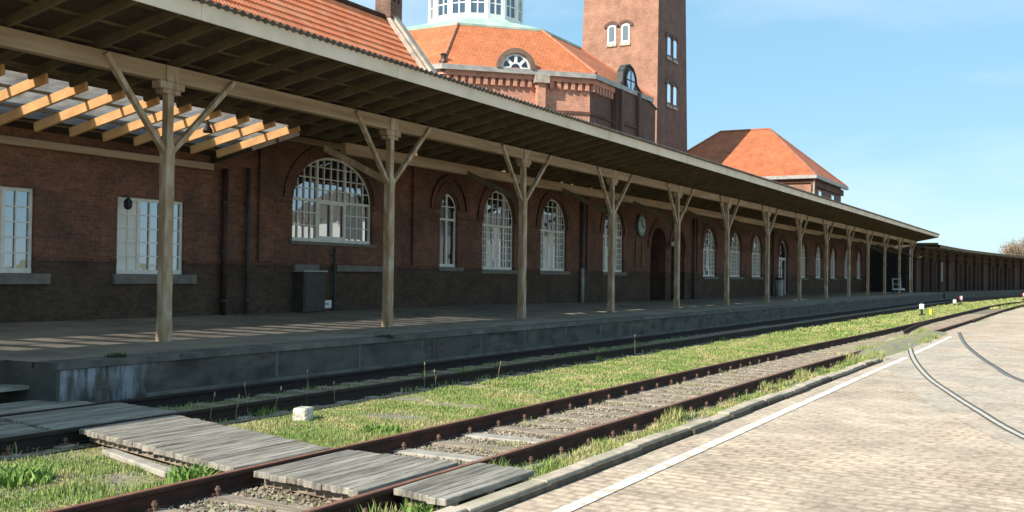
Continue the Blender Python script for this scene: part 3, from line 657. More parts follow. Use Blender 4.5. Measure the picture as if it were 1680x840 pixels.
# ------------------------------------------------------------------ platform canopy
cy = thing('platform_canopy', (40,13.85,.48), 'long timber platform canopy with Y braced posts and pale fascia board', 'canopy')
XE = 102.3; XS = -4.0
def zb(y): return 5.22 - .2*(y-13.85)       # underside of rafters
PX = [-.2,6.2,12.66,19.15,25.5,31.7,38.0,44.3,50.85,57.4,64.05,70.8,77.55,84.6,91.8,98.6]
MB().box(XS+.5, XE-1, 13.76, 13.95, 4.93, 5.208).build('main_beam', M['beam'], cy, bevel=.01)
MB().box(19.85, XE-1, 15.66, 15.84, 4.56, 4.84).build('rear_beam', M['beam'], cy, bevel=.01)
MB().box(XS+.5, 18.3, 18.42, 18.58, 4.12, 4.28).build('wall_plate', M['beam'], cy, bevel=.01)
MB().box(19.9, XE-1, 18.40, 18.55, 5.16, 5.32).build('wall_plate', M['beam'], cy, bevel=.01)
for i, x in enumerate(PX):
    zb0 = .47
    p = MB(); a = .105; c = .03
    def ring(hw, z, ch):
        return [(x-hw+ch,13.85-hw,z),(x+hw-ch,13.85-hw,z),(x+hw,13.85-hw+ch,z),(x+hw,13.85+hw-ch,z),(x+hw-ch,13.85+hw,z),(x-hw+ch,13.85+hw,z),(x-hw,13.85+hw-ch,z),(x-hw,13.85-hw+ch,z)]
    rings = [ring(.097,zb0,.004),ring(.097,zb0+.3,.004),ring(.097,zb0+.34,.02),ring(.097,3.62,.02),ring(.097,3.80,.005),ring(.068,3.90,.004),ring(.068,4.73,.004)]
    for rr in rings: p.v += rr
    for j in range(len(rings)-1):
        for k_ in range(8): p.f.append((j*8+k_, j*8+(k_+1)%8, (j+1)*8+(k_+1)%8, (j+1)*8+k_))
    p.f.append(tuple(range(8))[::-1])
    po = p.build('post', M['wood'], cy)
    q = MB(); q.box(x-.27,x+.27,13.74,13.96,4.80,4.928); q.box(x-.2,x+.2,13.755,13.945,4.72,4.799); q.box(x-.145,x+.145,13.735,13.757,4.93,5.2); q.build('capital', M['wood'], po, bevel=.008)
    for s in (-1, 1): MB().bar((x+s*.03,13.85,3.68),(x+s*1.42,13.73,5.16),.085,.095,(0,-1,0)).build('brace', M['wood'], po)
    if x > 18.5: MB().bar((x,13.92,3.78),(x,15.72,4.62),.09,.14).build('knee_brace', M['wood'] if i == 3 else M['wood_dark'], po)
    for s in (-1,1): pass
# rafters
xs_r = [12.03+.812*k_ for k_ in range(-19, 113)]
cnt = 0
def rafter(x, y0, y1, zf, mat_, wd=.055, ht=.15):
    return MB().bar((x,y0,zf(y0)+ht/2),(x,y1,zf(y1)+ht/2),wd,ht)
rest = MB()
for x in xs_r:
    if x > XE-.1: break
    y1 = 15.58 if x < 18.25 else 15.8
    rr = rafter(x, 12.035, y1, zb, None)
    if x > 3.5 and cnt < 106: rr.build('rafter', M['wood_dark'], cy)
    else: rest.v, rest.f = rest.v + rr.v, rest.f + [tuple(len(rest.v)+i for i in f) for f in rr.f]
    cnt += 1
ro_ = rest.build('far_rafters', M['wood_dark'], cy); ro_['kind'] = 'stuff'
def zr(y): return 4.80 + .19*(y-15.7)     # rear pitch rises to the wall
nn = 0
for x in xs_r:
    if x < 18.9 or x > XE-.5: continue
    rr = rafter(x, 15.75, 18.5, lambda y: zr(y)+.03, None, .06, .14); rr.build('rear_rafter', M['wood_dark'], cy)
skx0 = -3.5
for x in [18.02-.81*k_ for k_ in range(27)]:
    rafter(x, 15.56, 18.05, zb, None, .07, .175).build('skylight_rafter', M['wood_sunlit'], cy)
# end board between the two roof heights
MB().quad((18.35,15.6,zb(15.6)),(18.35,18.6,zb(18.6)),(18.35,18.6,5.75),(18.35,15.6,5.2)).build('end_board', M['board'], cy)
# boarding + purlins
def top(y): return zb(y)+.175
bd = MB(); bd.quad((XS,12.02,top(12.02)+.045),(XE,12.02,top(12.02)+.045),(XE,15.9,top(15.9)+.045),(XS,15.9,top(15.9)+.045))
bd.quad((18.35,15.75,zr(15.75)+.22),(XE,15.75,zr(15.75)+.22),(XE,16.05,zr(16.05)+.22),(18.35,16.05,zr(16.05)+.22))
bd.quad((XS,17.98,top(17.98)+.045),(18.35,17.98,top(17.98)+.045),(18.35,18.6,top(18.6)+.045),(XS,18.6,top(18.6)+.045))
bd.build('roof_boarding', M['board'], cy)
pu = MB()
for y in (12.5,13.3,14.1,14.9,15.5): pu.bar((XS,y,top(y)+.0225),(XE,y,top(y)+.0225),.06,.04)
for y in (15.62,16.55,17.45,18.1): pu.bar((XS,y,top(y)+.03),(18.3,y,top(y)+.03),.06,.05)
pu.each('purlin', M['wood_dark'], cy)
# rear roof between slots, with the measured roof lights left open to the sky
lights = [(22.6,23.7),(25.0,25.5),(25.8,26.2),(27.5,28.7),(32.0,33.0),(34.2,34.6),(36.1,36.8),(40.3,40.9),(42.2,42.7),(50.9,53.6)]
rb = MB(); y0, y1 = 16.05, 16.45; zz = lambda y: zr(y)+.22
x = 18.35
for a, b_ in lights:
    rb.quad((x,y0,zz(y0)),(a,y0,zz(y0)),(a,y1,zz(y1)),(x,y1,zz(y1))); x = b_
rb.quad((x,y0,zz(y0)),(XE,y0,zz(y0)),(XE,y1,zz(y1)),(x,y1,zz(y1)))
rb.quad((18.35,y1,zz(y1)),(XE,y1,zz(y1)),(XE,18.6,zz(18.6)),(18.35,18.6,zz(18.6)))
rb.build('rear_boarding', M['board'], cy)
def skyglass():
    m = bpy.data.materials.new('dusty_wired_glass'); m.use_nodes = True; t = m.node_tree; t.nodes.clear(); l = t.links.new
    o = t.nodes.new('ShaderNodeOutputMaterial'); tr = t.nodes.new('ShaderNodeBsdfTransparent'); tl = t.nodes.new('ShaderNodeBsdfTranslucent'); gg = t.nodes.new('ShaderNodeBsdfGlossy')
    tr.inputs[0].default_value = (.74,.76,.82,1); tl.inputs[0].default_value = (.55,.55,.52,1); gg.inputs['Roughness'].default_value = .1
    ge = t.nodes.new('ShaderNodeNewGeometry'); n = t.nodes.new('ShaderNodeTexNoise'); n.inputs['Scale'].default_value = 2.5; n.inputs['Detail'].default_value = 5; l(ge.outputs['Position'], n.inputs['Vector'])
    mr = t.nodes.new('ShaderNodeMapRange'); mr.inputs[1].default_value = .3; mr.inputs[2].default_value = .7; mr.inputs[3].default_value = .15; mr.inputs[4].default_value = .42; l(n.outputs[0], mr.inputs[0])
    x = t.nodes.new('ShaderNodeMixShader'); l(mr.outputs[0], x.inputs[0]); l(tr.outputs[0], x.inputs[1]); l(tl.outputs[0], x.inputs[2])
    x2 = t.nodes.new('ShaderNodeMixShader'); x2.inputs[0].default_value = .07; l(x.outputs[0], x2.inputs[1]); l(gg.outputs[0], x2.inputs[2]); l(x2.outputs[0], o.inputs[0])
    return m
sk = MB(); sk.quad((XS,15.85,top(15.85)+.06),(18.35,15.85,top(15.85)+.06),(18.35,18.0,top(18.0)+.06),(XS,18.0,top(18.0)+.06)); sk.build('skylight_glass', skyglass(), cy)
# corrugated sheets
cs = MB(); pitch = .177; n = int((XE-XS)/pitch)*6; yy_ = [11.90, 13.2, 14.6, 15.8]
xsw = np.linspace(XS, XE, n+1)
for j, y in enumerate(yy_):
    for x in xsw: cs.v.append((x, y, top(y)+.095+.026*math.cos(2*math.pi*x/pitch)))
for j in range(len(yy_)-1):
    for i in range(n): cs.f.append((j*(n+1)+i, j*(n+1)+i+1, (j+1)*(n+1)+i+1, (j+1)*(n+1)+i))
co = cs.build('corrugated_roof', M['corr'], cy, smooth=True)
sd = co.modifiers.new('thick', 'SOLIDIFY'); sd.thickness = .012
fa = MB(); x = XS
while x < XE:
    x2 = min(x+5.2, XE); fa.box(x+.004, x2-.004, 12.0, 12.03, 5.575, 5.85); x = x2
fa.build('fascia', M['fascia'], cy)
MB().box(XE-.03,XE,12.04,15.6,4.88,5.1).prism([(12.04,5.57),(15.8,4.82),(15.8,5.05),(12.04,5.86)], XE-.03, XE, ((0,0,0),(0,1,0),(1,0,0),(0,0,1))).build('end_fascia', M['wood_dark'], cy)

# ------------------------------------------------------------------ domed hall (octagon)
HC = np.array((48.9, 29.7)); RV = 9.41
dh = thing('domed_hall', (48.9,29.7,0), 'octagonal brick hall with orange tiled dome roof and white glazed lantern on top', 'building')
vang = [math.radians(-112.5-45*i) for i in range(8)]   # 0: corner at px 968, 1: left of lit face, going clockwise
def V(i, rr): a = vang[i % 8]; return np.array((HC[0]+rr*math.cos(a), HC[1]+rr*math.sin(a)))
fmat = {}
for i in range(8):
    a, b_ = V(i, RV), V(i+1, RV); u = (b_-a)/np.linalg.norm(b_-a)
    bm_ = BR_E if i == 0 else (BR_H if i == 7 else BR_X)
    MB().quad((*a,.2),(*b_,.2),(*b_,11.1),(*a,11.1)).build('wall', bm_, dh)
def octring(mb, r0, r1, z0, z1):
    for i in range(8):
        a0, b0, a1, b1 = V(i,r0), V(i+1,r0), V(i,r1), V(i+1,r1)
        mb.quad((*a0,z0),(*b0,z0),(*b0,z1),(*a0,z1)); mb.quad((*a1,z0),(*a1,z1),(*b1,z1),(*b1,z0)); mb.quad((*a0,z1),(*b0,z1),(*b1,z1),(*a1,z1)); mb.quad((*a0,z0),(*a1,z0),(*b1,z0),(*b0,z0))
    return mb
octring(MB(), RV+.42, RV-.1, 11.12, 11.36).build('gutter', M['zinc'], dh)
octring(MB(), RV+.22, RV-.1, 10.9, 11.118).build('cornice', BR_E, dh)
octring(MB(), RV+.06, RV-.1, 9.42, 9.56).build('string_course', BR_A, dh)
dn = MB()
for i in (0, 1, 7):
    a, b_ = V(i,RV), V(i+1,RV); L_ = np.linalg.norm(b_-a); u = (b_-a)/L_; nrm = np.array((-u[1],u[0]));
    if np.dot(nrm, (a+b_)/2-HC) < 0: nrm = -nrm
    F_ = ((*a,0),(*u,0),(*nrm,0),(0,0,1))
    for k_ in range(int(L_/.36)): dn.fbox(F_, .1+k_*.36, .28+k_*.36, .002, .17, 10.55, 10.898)
dn.each('corbel', BR_E, dh)
RT = 5.72; ZT = 14.15
for i in range(8):
    a, b_, c_, d_ = V(i,RV+.4), V(i+1,RV+.4), V(i+1,RT), V(i,RT); u = (b_-a)/np.linalg.norm(b_-a); mid = HC-(a+b_)/2; mid /= np.linalg.norm(mid)
    sl = np.array((*(mid*3.5), 2.85)); sl /= np.linalg.norm(sl)
    tm = tile_mat('dome_tiles', (u[0],u[1],0), tuple(sl), cA=(.62,.195,.075), cB=(.50,.15,.058), dirt=(.38,.14,.07))
    MB().quad((*a,11.34),(*b_,11.34),(*c_,ZT),(*d_,ZT)).build('roof_slope', tm, dh)
hpm = mat('hip_tiles', (.50,.20,.11), (.36,.14,.08), .8, 3)
for i in range(8): MB().tube([(*V(i,RV+.4),11.38),(*V(i,RT),ZT+.03)], .09, 6).build('hip_tiles', hpm, dh)
sk_ = MB()
pr = [(RT+.1,ZT-.05),(RT+.12,ZT+.06),(4.6,14.62),(3.4,14.98),(2.95,15.15),(2.7,15.3)]
for (r0, z0), (r1, z1) in zip(pr, pr[1:]):
    for i in range(8): sk_.quad((*V(i,r0),z0),(*V(i+1,r0),z0),(*V(i+1,r1),z1),(*V(i,r1),z1))
sk_.build('copper_skirt', M['copper'], dh)
# lantern
RLn = 2.62; ln_ = MB(); NL = 16
def LV(i, rr): a = math.radians(-112.5-22.5*i); return np.array((HC[0]+rr*math.cos(a), HC[1]+rr*math.sin(a)))
fr = MB(); gp = MB()
for i in range(NL):
    a, b_ = LV(i,RLn), LV(i+1,RLn); L_ = np.linalg.norm(b_-a); u = (b_-a)/L_; nrm = (a+b_)/2-HC; nrm /= np.linalg.norm(nrm); F_ = ((*a,0),(*u,0),(*nrm,0),(0,0,1))
    gp.fbox(F_, .05, L_-.05, -.10, -.08, 15.4, 18.3)
    fr.fbox(F_, -.03, .15, -.12, .03, 15.1, 18.5); fr.fbox(F_, L_-.15, L_+.03, -.12, .028, 15.1, 18.5); fr.fbox(F_, .15, L_-.15, -.12, .02, 15.1, 15.52); fr.fbox(F_, .15, L_-.15, -.12, .02, 18.2, 18.5)
    fr.fbox(F_, L_/2-.035, L_/2+.035, -.079, -.03, 15.52, 18.2)
    for zz in (16.1, 16.7, 17.3, 17.85): fr.fbox(F_, .15, L_-.15, -.079, -.035, zz-.03, zz+.03)
lo = fr.build('lantern_frame', M['lwhite'], dh); gp.build('lantern_panes', glass('lantern_glass', base=(.03,.05,.07), refl=.25), lo)
MB().lathe((HC[0],HC[1],18.5), [(3.1,0),(3.1,.2),(2.7,.6),(1.9,1.5),(.7,2.2),(.15,2.5),(.1,4)], 16).build('lantern_dome', M['copper'], dh, smooth=True)
# lunette dormer on the lit diagonal slope
a, b_ = V(0,RV+.4), V(1,RV+.4); u = (b_-a)/np.linalg.norm(b_-a); mid_ = (a+b_)/2; inw = HC-mid_; inw /= np.linalg.norm(inw)
def dormer(center, u, inw, r_, z, name='dormer', glassm='glass', tall=1.):
    F_ = ((*center,z),(*u,0),(*inw,0),(0,0,1)); n_ = 16
    semi = [(r_*math.cos(math.pi*i/n_), tall*r_*math.sin(math.pi*i/n_)) for i in range(n_+1)]
    dr = MB().prism(semi, .12, 2.6, F_).build(name, M['coping'], dh)
    rim = MB()
    def arcb(r0, r1, e0, e1, a0=0, a1=math.pi, nn=16):
        for i in range(nn):
            t0, t1 = a0+(a1-a0)*i/nn, a0+(a1-a0)*(i+1)/nn
            rim_poly = [(r0*math.cos(t0),tall*r0*math.sin(t0)),(r1*math.cos(t0),tall*r1*math.sin(t0)),(r1*math.cos(t1),tall*r1*math.sin(t1)),(r0*math.cos(t1),tall*r0*math.sin(t1))]
            rim.prism(rim_poly, e0, e1, F_)
    arcb(r_*.82, r_*1.08, -.08, .2); rim.build('dormer_rim', mat('brown_moulding', (.23,.15,.11), (.15,.10,.08), .8, 4), dr)
    rim = MB()
    def arcw(r0, r1):
        for i in range(16):
            t0, t1 = math.pi*i/16, math.pi*(i+1)/16
            rim.prism([(r0*math.cos(t0),tall*r0*math.sin(t0)),(r1*math.cos(t0),tall*r1*math.sin(t0)),(r1*math.cos(t1),tall*r1*math.sin(t1)),(r0*math.cos(t1),tall*r0*math.sin(t1))], .03, .10, F_)
    arcw(r_*.70, r_*.81); arcw(r_*.26, r_*.36)
    for k_ in range(5):
        t_ = math.pi*k_/4; rim.bar(tuple(np.array(F_[0])+np.array(F_[1])*.3*r_*math.cos(t_)+np.array((0,0,1))*.3*tall*r_*math.sin(t_)+np.array(F_[2])*.06), tuple(np.array(F_[0])+np.array(F_[1])*.75*r_*math.cos(t_)+np.array((0,0,1))*.75*tall*r_*math.sin(t_)+np.array(F_[2])*.06), .14, .07, F_[2])
    wf = rim.build('dormer_frame', M['lwhite'], dr)
    MB().prism([(r_*.8*math.cos(math.pi*i/n_), tall*r_*.8*math.sin(math.pi*i/n_)) for i in range(n_+1)], .08, .119, F_).build('dormer_pane', M[glassm], wf)
    return dr
cpos = V(0,RV+.4)+(V(1,RV+.4)-V(0,RV+.4))*.53
dormer(cpos, u, inw, .88, 11.35, glassm='glass_dark')
# pilaster under the dormer
F_ = ((*V(0,RV),0),(*u,0),(*(-inw),0),(0,0,1))
MB().fbox(F_, 2.35, 2.75, .002, .35, 6, 11.1).build('pilaster', BR_E, dh); MB().fbox(F_, 2.2, 2.9, .002, .5, 10.75, 11.1).build('pilaster_head', M['coping'], dh)
cf = V(1,RV+.1); MB().lathe((cf[0],cf[1],11.3), [(.12,-.3),(.22,0),(.22,.2),(.12,.3),(.12,.45),(.18,.52),(.06,.6)], 8).build('corner_finial', M['pipe'], dh)
# curved frontispiece on the shaded side with an oval window
F_ = ((0,0,0),(1,0,0),(0,1,0),(0,0,1)); YG = 20.72
q = MB(); q.prism([(47.9,5.5),(53.2,5.5),(53.2,10.85),(52.6,11.0),(51.6,11.2),(50.85,11.4),(50.35,11.65),(50.22,12.05),(49.9,12.38),(49.45,12.5),(49.0,12.38),(48.68,12.05),(48.58,11.5),(48.3,11.2),(47.9,11.1)], YG, YG+.25, F_)
q.build('frontispiece', BR_H, dh)
q = MB()
pp = [(53.35,10.85),(52.6,11.05),(51.6,11.26),(50.88,11.47),(50.42,11.7),(50.3,12.1),(49.95,12.45),(49.45,12.58),(48.95,12.45),(48.6,12.1),(48.5,11.55),(48.2,11.25),(47.8,11.15)]
for a, b_ in zip(pp, pp[1:]): q.bar((a[0],YG+.12,a[1]),(b_[0],YG+.12,b_[1]),.34,.09)
q.build('frontispiece_coping', M['pipe'], dh)
F_ = ((49.45,YG,11.75),(1,0,0),(0,1,0),(0,0,1)); n_ = 20
ov = MB().prism([(.62*math.cos(2*math.pi*i/n_), .62*math.sin(2*math.pi*i/n_)) for i in range(n_)], -.09, -.003, F_).build('oval_window', M['pipe'], dh)
MB().prism([(.5*math.cos(2*math.pi*i/n_), .5*math.sin(2*math.pi*i/n_)) for i in range(n_)], -.11, -.092, F_).build('oval_pane', glass('oval_glass', base=(.03,.08,.14), refl=.5), ov)
q = MB().box(49.42,49.48,YG-.13,YG-.112,11.27,12.23).box(48.97,49.93,YG-.13,YG-.112,11.72,11.78); q.build('oval_bars', M['pipe'], ov)
q = MB().box(48.1,48.4,YG-.2,YG-.002,5.5,11.1).box(50.4,50.7,YG-.2,YG-.002,5.5,11.3); q.each('frontispiece_pilaster', BR_H, dh)
MB().box(48.42,50.38,YG-.07,YG-.003,9.4,9.55).build('frontispiece_course', BR_A, dh)
q = MB(); q.quad((50.3,YG+.7,9.5),(53.3,YG+.7,9.5),(53.3,27,12.6),(50.3,27,12.6)); q.build('porch_roof', T_X, dh)

# ------------------------------------------------------------------ tower
TS = 30/28.
def tz(z): return 1.7+(z-1.7)*TS
tw = thing('brick_tower', (81,33.5,0), 'tall plain brick tower with small paired white windows rising behind the domed hall', 'tower')
TX0, TX1, TY0, TY1 = 77.35, 84.6, 30.0, 36.9
def tx(z, side):   # battered faces
    k_ = (z-12)*.030; return {'x0': TX0+k_, 'x1': TX1-k_*1.35, 'y0': TY0+k_*.2, 'y1': TY1-k_*.6}[side]
sec = {}
z0, z1 = 0., 36.
def tv(z): return [(tx(z,'x0'),tx(z,'y0'),z),(tx(z,'x1'),tx(z,'y0'),z),(tx(z,'x1'),tx(z,'y1'),z),(tx(z,'x0'),tx(z,'y1'),z)]
a, b_ = tv(z0), tv(z1)
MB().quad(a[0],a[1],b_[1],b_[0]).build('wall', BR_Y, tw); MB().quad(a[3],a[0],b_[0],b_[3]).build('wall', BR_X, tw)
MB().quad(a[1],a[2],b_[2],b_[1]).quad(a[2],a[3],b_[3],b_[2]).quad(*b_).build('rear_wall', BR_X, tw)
q = MB()
cq = tv(36); cx, cyy = (cq[0][0]+cq[1][0])/2, (cq[0][1]+cq[2][1])/2
q.quad((cq[0][0]-.4,cq[0][1]-.4,36),(cq[1][0]+.4,cq[0][1]-.4,36),(cx,cyy,42)); q.quad((cq[1][0]+.4,cq[0][1]-.4,36),(cq[1][0]+.4,cq[2][1]+.4,36),(cx,cyy,42)); q.quad((cq[1][0]+.4,cq[2][1]+.4,36),(cq[0][0]-.4,cq[2][1]+.4,36),(cx,cyy,42)); q.quad((cq[0][0]-.4,cq[2][1]+.4,36),(cq[0][0]-.4,cq[0][1]-.4,36),(cx,cyy,42))
q.build('roof', M['copper'], tw)
tpane = glass('tower_pane', base=(.16,.18,.19), refl=.12); dpane = glass('shaded_tower_pane', base=(.04,.04,.042), refl=.05)  # second pane is a darker copy with the unlit faces' shade painted in
def tower_window(F_, W_, z0, z1, fm='lwhite', pane=tpane):
    n_ = 8; zs = z1-.22
    outer = [(0,z0),(W_,z0)]+[(W_/2+W_/2*math.cos(math.pi*i/n_), zs+.22*math.sin(math.pi*i/n_)) for i in range(n_+1)]
    wo = MB().prism(outer, -.03, .03, F_).build('window', M[fm], tw)
    ins = .13; inner = [(ins,z0+.2),(W_-ins,z0+.22)]+[(W_/2+(W_/2-ins)*math.cos(math.pi*i/n_), zs-.1+.16*math.sin(math.pi*i/n_)) for i in range(n_+1)]
    MB().prism(inner, .031, .04, F_).build('pane', pane, wo)
    MB().fbox(F_, -.08, W_+.08, .031, .12, z0-.22, z0-.003).build('sill', M['coping'], wo)
    bb = MB()
    for i in range(n_):
        t0, t1 = math.pi*i/n_, math.pi*(i+1)/n_
        bb.prism([((W_/2)+(W_/2+.02)*math.cos(t0), zs+.24*math.sin(t0)),((W_/2)+(W_/2+.3)*math.cos(t0), zs+.5*math.sin(t0)),((W_/2)+(W_/2+.3)*math.cos(t1), zs+.5*math.sin(t1)),((W_/2)+(W_/2+.02)*math.cos(t1), zs+.24*math.sin(t1))], .0, .09, F_)
    bb.build('window_arch', BR_H, wo)
for (ya, yb) in ((32.5, 33.25), (33.7, 34.45)):   # lit face, paired windows
    z0_, z1_ = 20.6, 22.2
    F_ = ((tx(22,'x0')-.04, yb, 0),(0,-1,0),(-1,0,0),(0,0,1)); tower_window(F_, yb-ya, z0_, z1_)
F_ = ((tx(17.8,'x0')-.04, 33.3, 0),(0,-1,0),(-1,0,0),(0,0,1)); tower_window(F_, .9, 16.0, 17.7)
for (zl, zh) in ((19.6,21.4),(15.7,17.55)):
    for xa in (79.45, 80.85):
        F_ = ((xa, tx(zh,'y0')-.02, 0),(1,0,0),(0,-1,0),(0,0,1)); tower_window(F_, .95, zl, zh, 'sill', dpane)  # unlit face: darker frame and pane colours paint in the shade

# ------------------------------------------------------------------ corner pavilion
pv = thing('corner_pavilion', (90.3,26.7,0), 'square brick pavilion with steep orange hipped roof beyond the tower', 'building')
X0, X1, Y0, Y1, ZE = 84.5, 96.0, 19.5, 33.9, 9.85
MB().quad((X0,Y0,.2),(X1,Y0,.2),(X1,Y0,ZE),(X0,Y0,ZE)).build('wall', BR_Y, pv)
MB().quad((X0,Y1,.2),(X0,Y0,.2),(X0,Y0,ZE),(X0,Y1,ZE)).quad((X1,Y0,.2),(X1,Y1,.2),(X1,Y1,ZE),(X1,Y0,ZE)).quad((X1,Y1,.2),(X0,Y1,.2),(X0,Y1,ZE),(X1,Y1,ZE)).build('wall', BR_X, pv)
xm = (X0+X1)/2; ya, yb = 24.5, 28.9; zr_ = 14.75; e = .45
p0, p1, p2, p3 = (X0-e,Y0-e,ZE+.1),(X1+e,Y0-e,ZE+.1),(X1+e,Y1+e,ZE+.1),(X0-e,Y1+e,ZE+.1); r0, r1 = (xm,ya,zr_),(xm,yb,zr_)
tmx = tile_mat('pavilion_tiles_west', (0,1,0), (.76,0,.65)); tmy = tile_mat('pavilion_tiles_south', (1,0,0), (0,.74,.67))
MB().quad(p3,p0,r0,r1).build('roof_slope', tmx, pv); MB().quad(p1,p2,r1,r0).build('roof_slope', tmx, pv); MB().quad(p0,p1,r0).build('roof_slope', tmy, pv); MB().quad(p2,p3,r1).build('roof_slope', tmy, pv)
q = MB()
for a, b_ in ((p0,r0),(p1,r0),(p2,r1),(p3,r1),(r0,r1)): q.tube([a, b_], .11, 6)
q.build('ridge_tiles', mat('ridge_tiles', (.42,.17,.10), (.3,.12,.07), .8, 3), pv)
q = MB(); q.box(X0-.55,X1+.55,Y0-.55,Y0-.3,ZE-.15,ZE+.12).box(X0-.55,X0-.3,Y0-.3,Y1+.5,ZE-.15,ZE+.12); q.build('gutter', M['zinc'], pv)
q = MB(); q.box(X0-.2,X1+.2,Y0-.2,Y0-.002,ZE-.7,ZE-.2).box(X0-.2,X0-.002,Y0-.002,Y1,ZE-.45,ZE-.2); q.build('cornice', BR_A, pv)
for xa in (86.9, 91.8):
    F_ = ((xa, Y0-.01, 0),(1,0,0),(0,-1,0),(0,0,1)); wo = MB().fbox(F_, 0, .95, -.02, .03, 7.4, 8.95).build('window', M['lwhite'], pv)
    MB().fbox(F_, .18, .95, .031, .04, 7.5, 8.85).build('pane', dpane, wo)
MB().tube([(X0-.1,Y0-.25,ZE-.1),(X0-.1,Y0-.15,5.5)], .09, 8).build('downpipe', M['coping'], pv)
MB().bar((87.3,27.2,12.35),(87.9,27.2,12.55),.5,.25).build('roof_hatch', M['pipe'], pv)

# ------------------------------------------------------------------ far goods shed following the bend
sh = thing('goods_shed', (120,14,0), 'long low brick goods shed with overhanging roof continuing beyond the canopy', 'building')
EL = poly_interp([(103,12.0),(120,11.3),(138,9.4),(154,7.4),(185,2.0),(230,-9),(300,-32)], 6)
WL = offset(EL, 2.6)
q = MB()
for a, b_ in zip(WL, WL[1:]): q.quad((*a,-.2),(*b_,-.2),(*b_,5.1),(*a,5.1))
q.quad((103,18.7,.2),(103,WL[0][1],.2),(103,WL[0][1],5.1),(103,18.7,5.4)); q.build('wall', BR_S, sh)
q = MB(); BK = offset(EL, 16)
for i in range(len(EL)-1):
    q.quad((*EL[i],4.95),(*EL[i+1],4.95),(*BK[i+1],6.0),(*BK[i],6.0)); q.quad((*EL[i],4.72),(*EL[i+1],4.72),(*EL[i+1],4.951),(*EL[i],4.951)); q.quad((*EL[i],4.72),(*WL[i],4.9),(*WL[i+1],4.9),(*EL[i+1],4.72))
q.build('roof', mat('pale_roofing_felt', (.40,.38,.34), (.3,.28,.25), .85, 1), sh)
q = MB()
for i in range(len(EL)-1):
    a = EL[i]+(0, -.02); b2_ = EL[i+1]+(0,-.02); q.quad((*a,4.68),(*b2_,4.68),(*b2_,4.94),(*a,4.94))
q.build('eave_board', M['wood_dark'], sh)
pe = MB(); PE = offset(EL, -.45)
for i in range(len(EL)-1): pe.quad((*PE[i],-.4),(*PE[i+1],-.4),(*PE[i+1],.45),(*PE[i],.45)); pe.quad((*PE[i],.45),(*PE[i+1],.45),(*WL[i+1],.45),(*WL[i],.45))
tag(pe.build('loading_platform', pf), kind='structure')
def along(cl, s):
    d = np.r_[0, np.cumsum(np.linalg.norm(np.diff(cl, axis=0), axis=1))]; p = np.array((np.interp(s, d, cl[:,0]), np.interp(s, d, cl[:,1]))); p2 = np.array((np.interp(s+.5, d, cl[:,0]), np.interp(s+.5, d, cl[:,1]))); t_ = (p2-p)/max(1e-6, np.linalg.norm(p2-p)); return p, t_
s = 1.5; i = 0
while s < 85:
    p, t_ = along(WL, s); nr = np.array((t_[1], -t_[0])); F_ = ((*p,0),(*t_,0),(*nr,0),(0,0,1))
    MB().fbox(F_, 0, .5, .003, .3, -.2, 4.8).build('pilaster', BR_S, sh)
    wd = M['door'] if i % 4 else BR_S
    if i == 3: MB().fbox(F_, 1.6, 2.6, .003, .06, 1.5, 3.6).build('window', M['curtain'], sh)
    else: MB().fbox(F_, 1.3, 3.3, .003, .07, .46, 3.5).build('door', wd, sh)
    MB().bar((*(p+nr*.3),3.6),(*(p+nr*2.3),4.72),.12,.14).build('eave_bracket', M['wood_dark'], sh)
    s += 4.6; i += 1
MB().box(102.93,102.995,14.9,17.9,.5,4.2).build('gateway', M['black'], sh)
MB().bar((102.6,12.2,4.75),(102.6,14.5,3.8),.12,.14).build('end_bracket', M['wood_dark'], sh)

# pale warehouse across the road, behind the viewer: only seen mirrored in the station windows
wh_ = thing('warehouse', (110,-42,0), 'pale rendered warehouse across the road seen mirrored in the station windows', 'building')
MB().box(112,240,-62,-42,-.2,9).build('wall', mat('cream_render', (.72,.70,.64), (.6,.58,.53), .9, .3), wh_)
MB().prism([(-63,9),(-52,13),(-41,9)], 111, 241, ((0,0,0),(0,1,0),(1,0,0),(0,0,1))).build('roof', M['corr'], wh_)
q = MB()
for xx in range(116, 236, 9): q.box(xx, xx+3, -41.99, -41.9, .1, 4.2)
q.build('gate', M['pipe'], wh_)

# ------------------------------------------------------------------ small lineside things
def lantern(x, y, label, kind, zg=-.19):
    t_ = thing('switch_lantern' if kind == 'lantern' else 'switch_lever', (x,y,zg), label, 'signal' if kind == 'lantern' else 'switch lever')
    if kind == 'lantern':
        MB().tube([(x,y,zg),(x,y,zg+.35)], .06, 8).box(x-.2,x+.2,y-.12,y+.12,zg,zg+.1).build('stand', M['black'], t_)
        b0 = MB().box(x-.12,x+.12,y-.11,y+.11,zg+.35,zg+.62).build('lantern_box', M['lwhite'], t_, bevel=.02)
        MB().tube([(x,y,zg+.621),(x,y,zg+.7)], [.11,.05], 10).build('cap', M['black'], b0)
        MB().box(x-.08,x+.08,y-.116,y-.111,zg+.42,zg+.46).build('lens', M['black'], b0)
    else:
        MB().box(x-.3,x+.3,y-.1,y+.1,zg,zg+.12).build('base', M['black'], t_)
        MB().bar((x-.1,y,zg+.1),(x+.45,y,zg+.42),.04,.04).build('arm', M['black'], t_)
        MB().tube([(x+.4,y-.09,zg+.45),(x+.4,y+.0,zg+.45)], .17, 14).build('weight', M['lwhite'], t_)
        MB().tube([(x+.4,y+.001,zg+.45),(x+.4,y+.09,zg+.45)], .17, 14).build('weight_half', M['redpaint'], t_)
lantern(57.5, 7.55, 'white switch lantern on a black foot beside the yellow marker stake', 'lantern')
lantern(81.4, 8.45, 'low white switch lantern in the far grass, left of the round red and white weight', 'lantern', -.35)
lantern(79.6, 7.9, 'round red and white lever weight just right of the farther low white switch lantern', 'lever', -.05)
